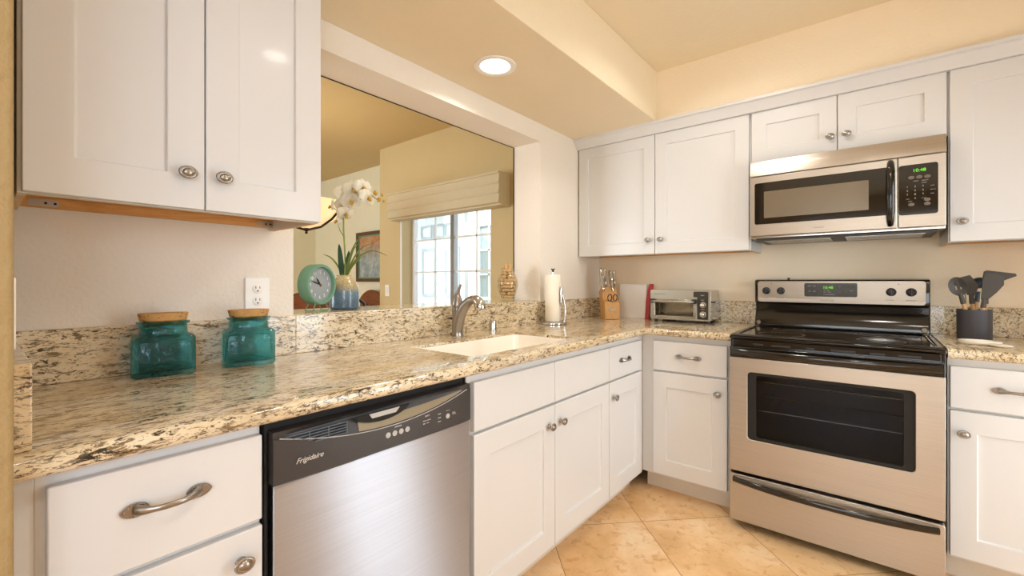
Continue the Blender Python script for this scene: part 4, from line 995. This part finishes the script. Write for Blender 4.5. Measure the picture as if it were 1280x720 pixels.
def rl(s, z): return [bm.verts.new((x * s, y * s, z)) for x, y in outl]
Ls = [rl(.86, .0005), rl(.97, .008), rl(1.0, .017), rl(.96, .018), rl(.85, .013), rl(.3, .010)]
for a, b in zip(Ls, Ls[1:]):
    for i in range(32): bm.faces.new((a[i], a[(i + 1) % 32], b[(i + 1) % 32], b[i]))
bm.faces.new(Ls[0][::-1]); bm.faces.new(Ls[-1]); ob('dish', bm, 'ceramic', t, angle=70)
bm = B(); tube(bm, [(.030, -.030, .0075), (.055, -.055, .0078), (.078, -.066, .008), (.094, -.070, .008)], [.012, .016, .017, .010], 14, flat=(.42, 1), up=(0, 0, 1)); ob('handle', bm, 'ceramic', t, angle=70)

# ------------------------------------------------------------------ things on the ledge
LZ = 1.0655
t = thing('alarm_clock', 'round sage green desk clock on wire feet with white numerals', 'clock', (-.115, -2.178, LZ), radians(21 + 90))   # face looks to local -y
R0 = .082; cz = .026 + R0
bm = B(); lathe(bm, [(0, -.027), (R0 - .008, -.027), (R0, -.022), (R0, .022), (R0 - .004, .027), (R0 - .011, .027), (R0 - .013, .024), (R0 - .014, .012), (0, .011)], 48, Matrix.Translation((0, 0, cz)) @ RX, cap=False); ob('case', bm, 'clock', t, angle=40)
bm = B(); lathe(bm, [(0, .0112), (R0 - .015, .0112), (R0 - .015, .0125), (0, .0126)], 40, Matrix.Translation((0, 0, cz)) @ RX, cap=False); di = ob('dial', bm, 'clockface', t)
bm = B()
for n_ in range(1, 13):
    a_ = radians(90 - 30 * n_); text_bm(bm, str(n_), .018, (.051 * cos(a_), -.0129, cz + .051 * sin(a_) - .0062), align='CENTER')
ob('numeral', bm, 'white', di, smooth=False)
bm = B()
for ang, ln, wd in ((90 - 48 * 6, .050, .0018), (90 - (10.8) * 30, .034, .0028)):
    a_ = radians(ang); dx, dz = cos(a_), sin(a_); px_, pz_ = -dz, dx
    q = [(-.010 * dx + wd * px_, -.010 * dz + wd * pz_), (ln * .6 * dx + wd * 1.5 * px_, ln * .6 * dz + wd * 1.5 * pz_), (ln * dx, ln * dz), (ln * .6 * dx - wd * 1.5 * px_, ln * .6 * dz - wd * 1.5 * pz_), (-.010 * dx - wd * px_, -.010 * dz - wd * pz_)]
    prism(bm, q, .0006, Matrix.Translation((0, -.0142, cz)))
ob('hand', bm, 'slot', di, smooth=False)
bm = B(); cyl(bm, (0, -.0125, cz), (0, -.0165, cz), .0035, seg=14); ob('pivot', bm, 'brass', di)
for s in (-1, 1):
    bm = B(); x_ = s * .034
    tube(bm, [(x_ - s * .006, -.016, cz - R0 * .93), (x_ + s * .010, -.020, .004), (x_ + s * .010, -.016, .0025), (x_ + s * .010, .016, .0025), (x_ + s * .010, .020, .004), (x_ - s * .006, .016, cz - R0 * .93)], .0021, 8); ob('wire_foot', bm, 'clock', t)
bm = B(); tube(bm, [(-.044, -.018, .0025), (.044, -.018, .0025)], .002, 8); ob('wire_foot', bm, 'clock', t)

# orchid in the two tone vase
t = thing('potted_orchid', 'white orchid in a blue and cream glazed vase on the ledge', 'orchid', (-.165, -2.030, LZ))
bm = B(); lathe(bm, [(0, .0005), (.055, .0005), (.0605, .004), (.0615, .01), (.0615, .075), (.058, .100), (.048, .121), (.036, .133), (.031, .138), (.031, .143), (.0335, .147), (.031, .148), (.028, .143), (.028, .12), (0, .11)], 40, cap=False); ob('vase', bm, 'glaze', t, angle=60)
vd = Vector((cos(radians(-27)), sin(radians(-27)), 0)); rt = Vector((.775, .632, 0))          # towards the camera side, to its right
def P3(r, u, f=0): return rt * r + Vector((0, 0, u)) + vd * f
bm = B(); stp = [P3(.0, .12), P3(.004, .2), P3(0, .28), P3(-.004, .35), P3(-.004, .41), P3(.012, .46), P3(.045, .50), P3(.085, .510), P3(.125, .495), P3(.15, .475)]
tube(bm, stp, [.0035] * 5 + [.003, .0027, .0024, .002, .0016], 8); ob('stem', bm, 'stem', t)
bm = B(); tube(bm, [P3(.002, .31), P3(-.02, .345), P3(-.03, .375)], [.0025, .002, .0015], 8); tube(bm, [P3(-.004, .39), P3(-.03, .43), P3(-.055, .45)], [.0025, .002, .0015], 8); ob('stem', bm, 'stem', t)
def strap(pts, wd, m_):
    bm = B(); n = len(pts); L_, R_2 = [], []
    fine = []
    for i in range((n - 1) * 6 + 1):
        s_ = i / 6; k = min(int(s_), n - 2); f = s_ - k
        p0, p1, p2, p3 = pts[max(k - 1, 0)], pts[k], pts[k + 1], pts[min(k + 2, n - 1)]
        fine.append(.5 * ((2 * p1) + (p2 - p0) * f + (2 * p0 - 5 * p1 + 4 * p2 - p3) * f * f + (3 * p1 - p0 - 3 * p2 + p3) * f ** 3))
    N_ = len(fine); rows = []
    for i, p in enumerate(fine):
        d_ = (fine[min(i + 1, N_ - 1)] - fine[max(i - 1, 0)]).normalized(); sd_ = d_.cross(vd)
        if sd_.length < 1e-3: sd_ = Vector((0, 0, 1))
        sd_.normalize(); nn = sd_.cross(d_); q = i / (N_ - 1); ww = wd * (min(1, q * 5 + .35)) * (1 - q ** 3) + .0003
        rows.append([bm.verts.new(p - sd_ * ww), bm.verts.new(p - nn * .15 * ww), bm.verts.new(p + sd_ * ww)])
    fs = []
    for a, b in zip(rows, rows[1:]):
        for j in (0, 1): fs.append(bm.faces.new((a[j], a[j + 1], b[j + 1], b[j])))
    r = bmesh.ops.solidify(bm, geom=fs, thickness=.0009)
    ob('leaf', bm, m_, t, angle=60)
strap([P3(-.004, .13), P3(-.014, .19), P3(-.020, .25), P3(-.024, .285)], .012, 'leaf')
strap([P3(.004, .13), P3(.008, .18), P3(.016, .225), P3(.020, .255)], .011, 'leaf')
for pts in ([P3(0, .13), P3(-.03, .19), P3(-.06, .225), P3(-.095, .240)], [P3(.004, .13), P3(.02, .22), P3(.05, .29), P3(.085, .325)], [P3(.004, .13), P3(.03, .20), P3(.07, .262), P3(.125, .290)], [P3(.004, .13), P3(.03, .18), P3(.06, .215), P3(.088, .232)], [P3(.004, .13), P3(.02, .2), P3(.04, .26), P3(.06, .285)], [P3(.006, .13), P3(.05, .215), P3(.12, .255), P3(.19, .232)]):
    strap(pts, .0035, 'grassleaf')
def flower(c, face, s=1.0, roll=0.0):
    s *= 1.18
    face = face.normalized(); a_ = Vector((0, 0, 1)); x = a_.cross(face).normalized(); z = face.cross(x).normalized()
    bm = B()
    def petal(ang, ln, wd, lift):
        ang += roll; u = x * cos(ang) + z * sin(ang); v_ = x * -sin(ang) + z * cos(ang); rows = []
        for i in range(7):
            q = i / 6; wv = wd * math.sin(pi * min(1, (q * .92 + .06))) ** .7
            rows.append([bm.verts.new(c + u * (ln * q) + v_ * (wv * j) + face * (lift * q * (1 - q) * 2.4 - .006 * abs(j) * q - .004 * q * q)) for j in (-1, -.5, 0, .5, 1)])
        fs = []
        for r0, r1 in zip(rows, rows[1:]):
            for j in range(4): fs.append(bm.faces.new((r0[j], r0[j + 1], r1[j + 1], r1[j])))
        bmesh.ops.solidify(bm, geom=fs, thickness=.0007)
    for a0 in (90, 215, 325): petal(radians(a0), .034 * s, .013 * s, .006)
    for a0 in (12, 168): petal(radians(a0), .040 * s, .023 * s, .009)
    f = ob('flower', bm, 'petal', t, angle=70)
    bm = B(); ball(bm, c + face * .008 * s - z * .004 * s, .0075 * s, 10); ball(bm, c + face * .013 * s - z * .010 * s, .0055 * s, 10); ob('lip', bm, 'lip', f)
F = flower
F(P3(.004, .500, .020), vd + rt * .5, 1.05); F(P3(.040, .520, .018), vd + rt * .2 + Vector((0, 0, .1)), 1.1, .3); F(P3(.080, .530, .012), vd + rt * .7, 1.0)
F(P3(.028, .470, .026), vd - Vector((0, 0, .15)), 1.05, .2); F(P3(.100, .485, .02), vd * .6 + rt * .8, 1.0, -.2); F(P3(-.005, .455, .012), vd - rt * .3, .9)
F(P3(.004, .415, .018), vd * .5 - Vector((0, 0, .5)) + rt * .6, .95); F(P3(-.030, .385, .010), vd * .5 - rt * .8, .7); F(P3(-.055, .452, .0), -rt + vd * .4, .75)
for r_, u_, q in ((.150, .478, .008), (.135, .508, .009), (.165, .498, .0055), (.172, .472, .0055)):
    bm = B(); ball(bm, P3(r_, u_, .004), q, 10, (1, 1, 1.25)); ob('bud', bm, 'lip', t)

# jar of corks
cj = Vector((-.135, -.945, LZ))
bm = B()
lathe(bm, [(0, .0005), (0.0360, .0005), (0.0408, .004), (0.0408, .012), (0.0552, .05), (0.0660, .095), (0.0660, .12), (0.0528, .155), (0.0396, .178), (0.0384, .188), (0.0468, .203), (0.0450, .2035), (0.0360, .189), (0.0372, .178), (0.0510, .153), (0.0636, .12), (0.0636, .095), (0.0528, .05), (0.0372, .014), (0, .013)], 36, cap=False)
t = thing('glass_vase', 'clear glass two handled vase filled with wine corks on the ledge', 'vase', cj)
ob('vase_body', bm, 'clear', t, angle=60)
bm = B(); hx = rt
tube(bm, [hx * .043 + Vector((0, 0, .190)), hx * .062 + Vector((0, 0, .188)), hx * .068 + Vector((0, 0, .167)), hx * .060 + Vector((0, 0, .147))], [.0035] * 4, 10); ob('handle', bm, 'clear', t)
cork_me = None; nco = 0
def prof_r(z):
    P = [(.014, .0365), (.05, .052), (.095, .063), (.12, .063), (.153, .0505), (.178, .0368), (.2, .035), (.22, .030)]
    for (z0, r0), (z1, r1) in zip(P, P[1:]):
        if z0 <= z <= z1: return r0 + (r1 - r0) * (z - z0) / (z1 - z0)
    return .03
layers = []
z = .026
while z < .216:
    rmax = prof_r(z) - .003
    n = max(3, int(2 * pi * (rmax - .012) / .0235)); layers.append((z, rmax, n)); z += .0205
for li, (z, rmax, n) in enumerate(layers):
    for k in range(n):
        a_ = 2 * pi * k / n + li * .7
        radial = (k + li) % 3 != 0
        if cork_me is None:
            bm = B(); lathe(bm, [(.0085, -.019), (.0098, -.0175), (.0098, .0175), (.0085, .019)], 14); cork_me = ob('wine_cork', bm, 'corkend'); o = cork_me
        else:
            o = cork_me.copy(); COL.objects.link(o)
        tag(o, 'pale tan wine cork packed in the glass vase', 'cork', 'wine corks in the glass vase')
        ez = Vector((cos(a_), sin(a_), 0)); half = .019 if radial else .0098
        rr_ = max(.004, rmax - half - .001)
        o.location = cj + ez * rr_ + Vector((0, 0, z))
        o.rotation_euler = (0, pi / 2, a_ if radial else a_ + pi / 2 * .96)
        if radial is False and z > .195: o.rotation_euler = (0, .3, a_)

# ------------------------------------------------------------------ dining room contents
t = thing('window_valance', 'cream folded fabric valance over the dining window', 'valance', (-1.26, PYW - .001, 0)); hw0, hw1 = -.72, .70
bm = B(); pf = [(0, 2.03)]
zz = 2.028
pf2 = [(-.150, 2.028), (-.150, 2.012)]
for k in range(3):
    z0_ = 2.012 - k * .075; pf2 += [(-.136, z0_ - .004), (-.137, z0_ - .035), (-.144, z0_ - .064), (-.146, z0_ - .072)]
pf2 += [(-.118, 1.785), (-.116, 1.772), (0, 1.772)]
pf = pf + pf2
a = [bm.verts.new((hw0, y, z)) for y, z in pf]; b = [bm.verts.new((hw1, y, z)) for y, z in pf]; bm.faces.new(a); bm.faces.new(b[::-1])
for i in range(len(pf)): bm.faces.new((a[i], b[i], b[(i + 1) % len(pf)], a[(i + 1) % len(pf)]))
ob('folded_shade', bm, 'valance', t, .003, angle=30)
t = thing('framed_picture', 'dark framed garden painting on the pale dining wall', 'picture', (-2.95, -.0505, 1.483))
bm = B(); ring_prism(bm, rrect(-.34, .34, -.30, .30, .003, 1), rrect(-.30, .30, -.26, .26, .003, 1), -.03, -.001); ob('frame', bm, 'frame_wood', t, .005)
bm = B(); ring_prism(bm, rrect(-.300, .300, -.260, .260, .002, 1), rrect(-.285, .285, -.245, .245, .002, 1), -.02, -.001); ob('liner', bm, 'clock', t)
bm = B(); box(bm, -.286, .286, -.012, -.002, -.246, .246); ob('canvas', bm, 'art', t)

def chair(label, loc, rz):
    t = thing('dining_chair', label, 'chair', loc, rz, 'cherry dining chairs')
    bm = B(); box(bm, -.22, .22, -.22, .21, .43, .47); ob('seat', bm, 'chair_wood', t, .012, 3)
    for x in (-.19, .19):
        bm = B(); tube(bm, [(x, -.19, 0), (x, -.19, .43)], [.018, .024], 12); ob('leg', bm, 'chair_wood', t)
        bm = B(); tube(bm, [(x, .20, 0), (x, .185, .4295)], [.02, .024], 12); ob('leg', bm, 'chair_wood', t)
    for x in (-.195, .195):
        bm = B(); tube(bm, [(x, .19, .4705), (x, .205, .75), (x, .225, .985)], [.02, .018, .016], 12); ob('back_post', bm, 'chair_wood', t)
    bm = B(); poly = [(-.235, .86)] + [(-.235 + .47 * k / 16, .99 + .10 * sin(pi * k / 16) ** .8) for k in range(17)] + [(.235, .86), (.12, .90), (-.12, .90)]
    prism(bm, poly, .03, Matrix.Translation((0, .195, 0))); ob('crest_rail', bm, 'chair_wood', t, .008, 3)
    bm = B()
    for x in (-.08, 0, .08): box(bm, x - .018, x + .018, .195, .21, .4705, .93)
    ob('splat', bm, 'chair_wood', t, .003); return t
chair('cherry dining chair with arched crest behind the green clock', (-2.62, -1.02, 0), radians(-116))
chair('cherry dining chair with arched crest under the framed picture', (-2.88, -.33, 0), 0)
t = thing('bar_stool', 'black metal bar stool with curved back peeking over the ledge', 'stool', (-.62, -1.57, 0), radians(90))
bm = B(); lathe(bm, [(0, .72), (.17, .72), (.18, .73), (.18, .75), (.16, .765), (0, .768)], 28, cap=False); ob('seat', bm, 'blackplastic', t)
for a_ in (45, 135, 225, 315):
    bm = B(); c_, s_ = cos(radians(a_)), sin(radians(a_)); tube(bm, [(c_ * .2, s_ * .2, 0), (c_ * .12, s_ * .12, .7195)], .013, 10); ob('leg', bm, 'black', t)
bm = B(); tube(bm, [(-.10, .155, .766), (-.09, .17, .90), (-.06, .175, .985), (-.03, .178, 1.052), (0, .178, 1.073), (.03, .178, 1.052), (.06, .175, .985), (.09, .17, .90), (.10, .155, .766)], .010, 12); ob('back_hoop', bm, 'black', t)

# pendant bowl over the dining table
t = thing('pendant_lamp', 'bronze pendant lamp with an amber glass bowl partly behind the cabinet', 'lamp', (-1.76, -1.43, 0))
bm = B(); lathe(bm, [(.02, 1.60), (.10, 1.615), (.19, 1.665), (.255, 1.725), (.29, 1.775), (.30, 1.80), (.295, 1.80), (.245, 1.73), (.18, 1.672), (.10, 1.622), (.02, 1.607)], 40, cap=False); ob('bowl_shade', bm, 'shade', t, angle=60)
bm = B(); lathe(bm, [(.0, 1.555), (.008, 1.556), (.012, 1.565), (.006, 1.572), (.02, 1.582), (.028, 1.590), (.018, 1.600), (.005, 1.602)], 20); ob('finial', bm, 'bronze', t)
for k in range(3):
    a_ = radians(32 + 120 * k); c_, s_ = cos(a_), sin(a_); bm = B()
    tube(bm, [(c_ * .02, s_ * .02, 1.588), (c_ * .12, s_ * .12, 1.607), (c_ * .21, s_ * .21, 1.665), (c_ * .280, s_ * .280, 1.742), (c_ * .312, s_ * .312, 1.790), (c_ * .318, s_ * .318, 1.815), (c_ * .308, s_ * .308, 1.828), (c_ * .300, s_ * .300, 1.818)], .009, 10); ob('arm', bm, 'bronze', t)
bm = B(); cyl(bm, (0, 0, 1.60), (0, 0, 2.53), .009, seg=12); lathe(bm, [(.07, 2.549), (.07, 2.54), (.03, 2.52), (.01, 2.515)], 24); ob('rod', bm, 'bronze', t)
pl = bpy.data.lights.new('pendant_bulb', 'POINT'); pl.energy = PENDANT_POWER; pl.color = WARM; pl.shadow_soft_size = .06
po = bpy.data.objects.new('pendant_bulb', pl); COL.objects.link(po); po.location = (-1.76, -1.43, 1.86)

# ------------------------------------------------------------------ recessed lights
def can(label, loc, power, spread=150):
    t = thing('recessed_light', label, 'ceiling light', loc)
    bm = B(); lathe(bm, [(.098, -.0005), (.098, -.004), (.090, -.007), (.076, -.006), (.070, -.003), (.070, -.0005)], 40, cap=False); ob('trim_ring', bm, 'white', t)
    bm = B(); lathe(bm, [(0, -.003), (.070, -.003), (.070, -.001), (0, -.001)], 36, cap=False); ob('lens', bm, 'lens', t)
    area('lamp_' + str(len(bpy.data.lights)), (loc[0], loc[1], loc[2] - .010), .13, power, WARM, (0, 0, 0), 'DISK', None, spread)
can('round recessed light glowing in the soffit above the sink', (.275, -1.528, SOF), RECESSED_POWER)
can('recessed light in the main ceiling near the stove', (1.15, -1.0, CEIL), CAN_POWER)
can('recessed light in the main ceiling above the middle of the kitchen', (1.7, -1.95, CEIL), CAN_POWER)
can('added recessed fill light in the main ceiling behind the camera', (2.0, -3.0, CEIL), CAN_POWER)  # unseen lamp, added to brighten the wall under the back cabinets
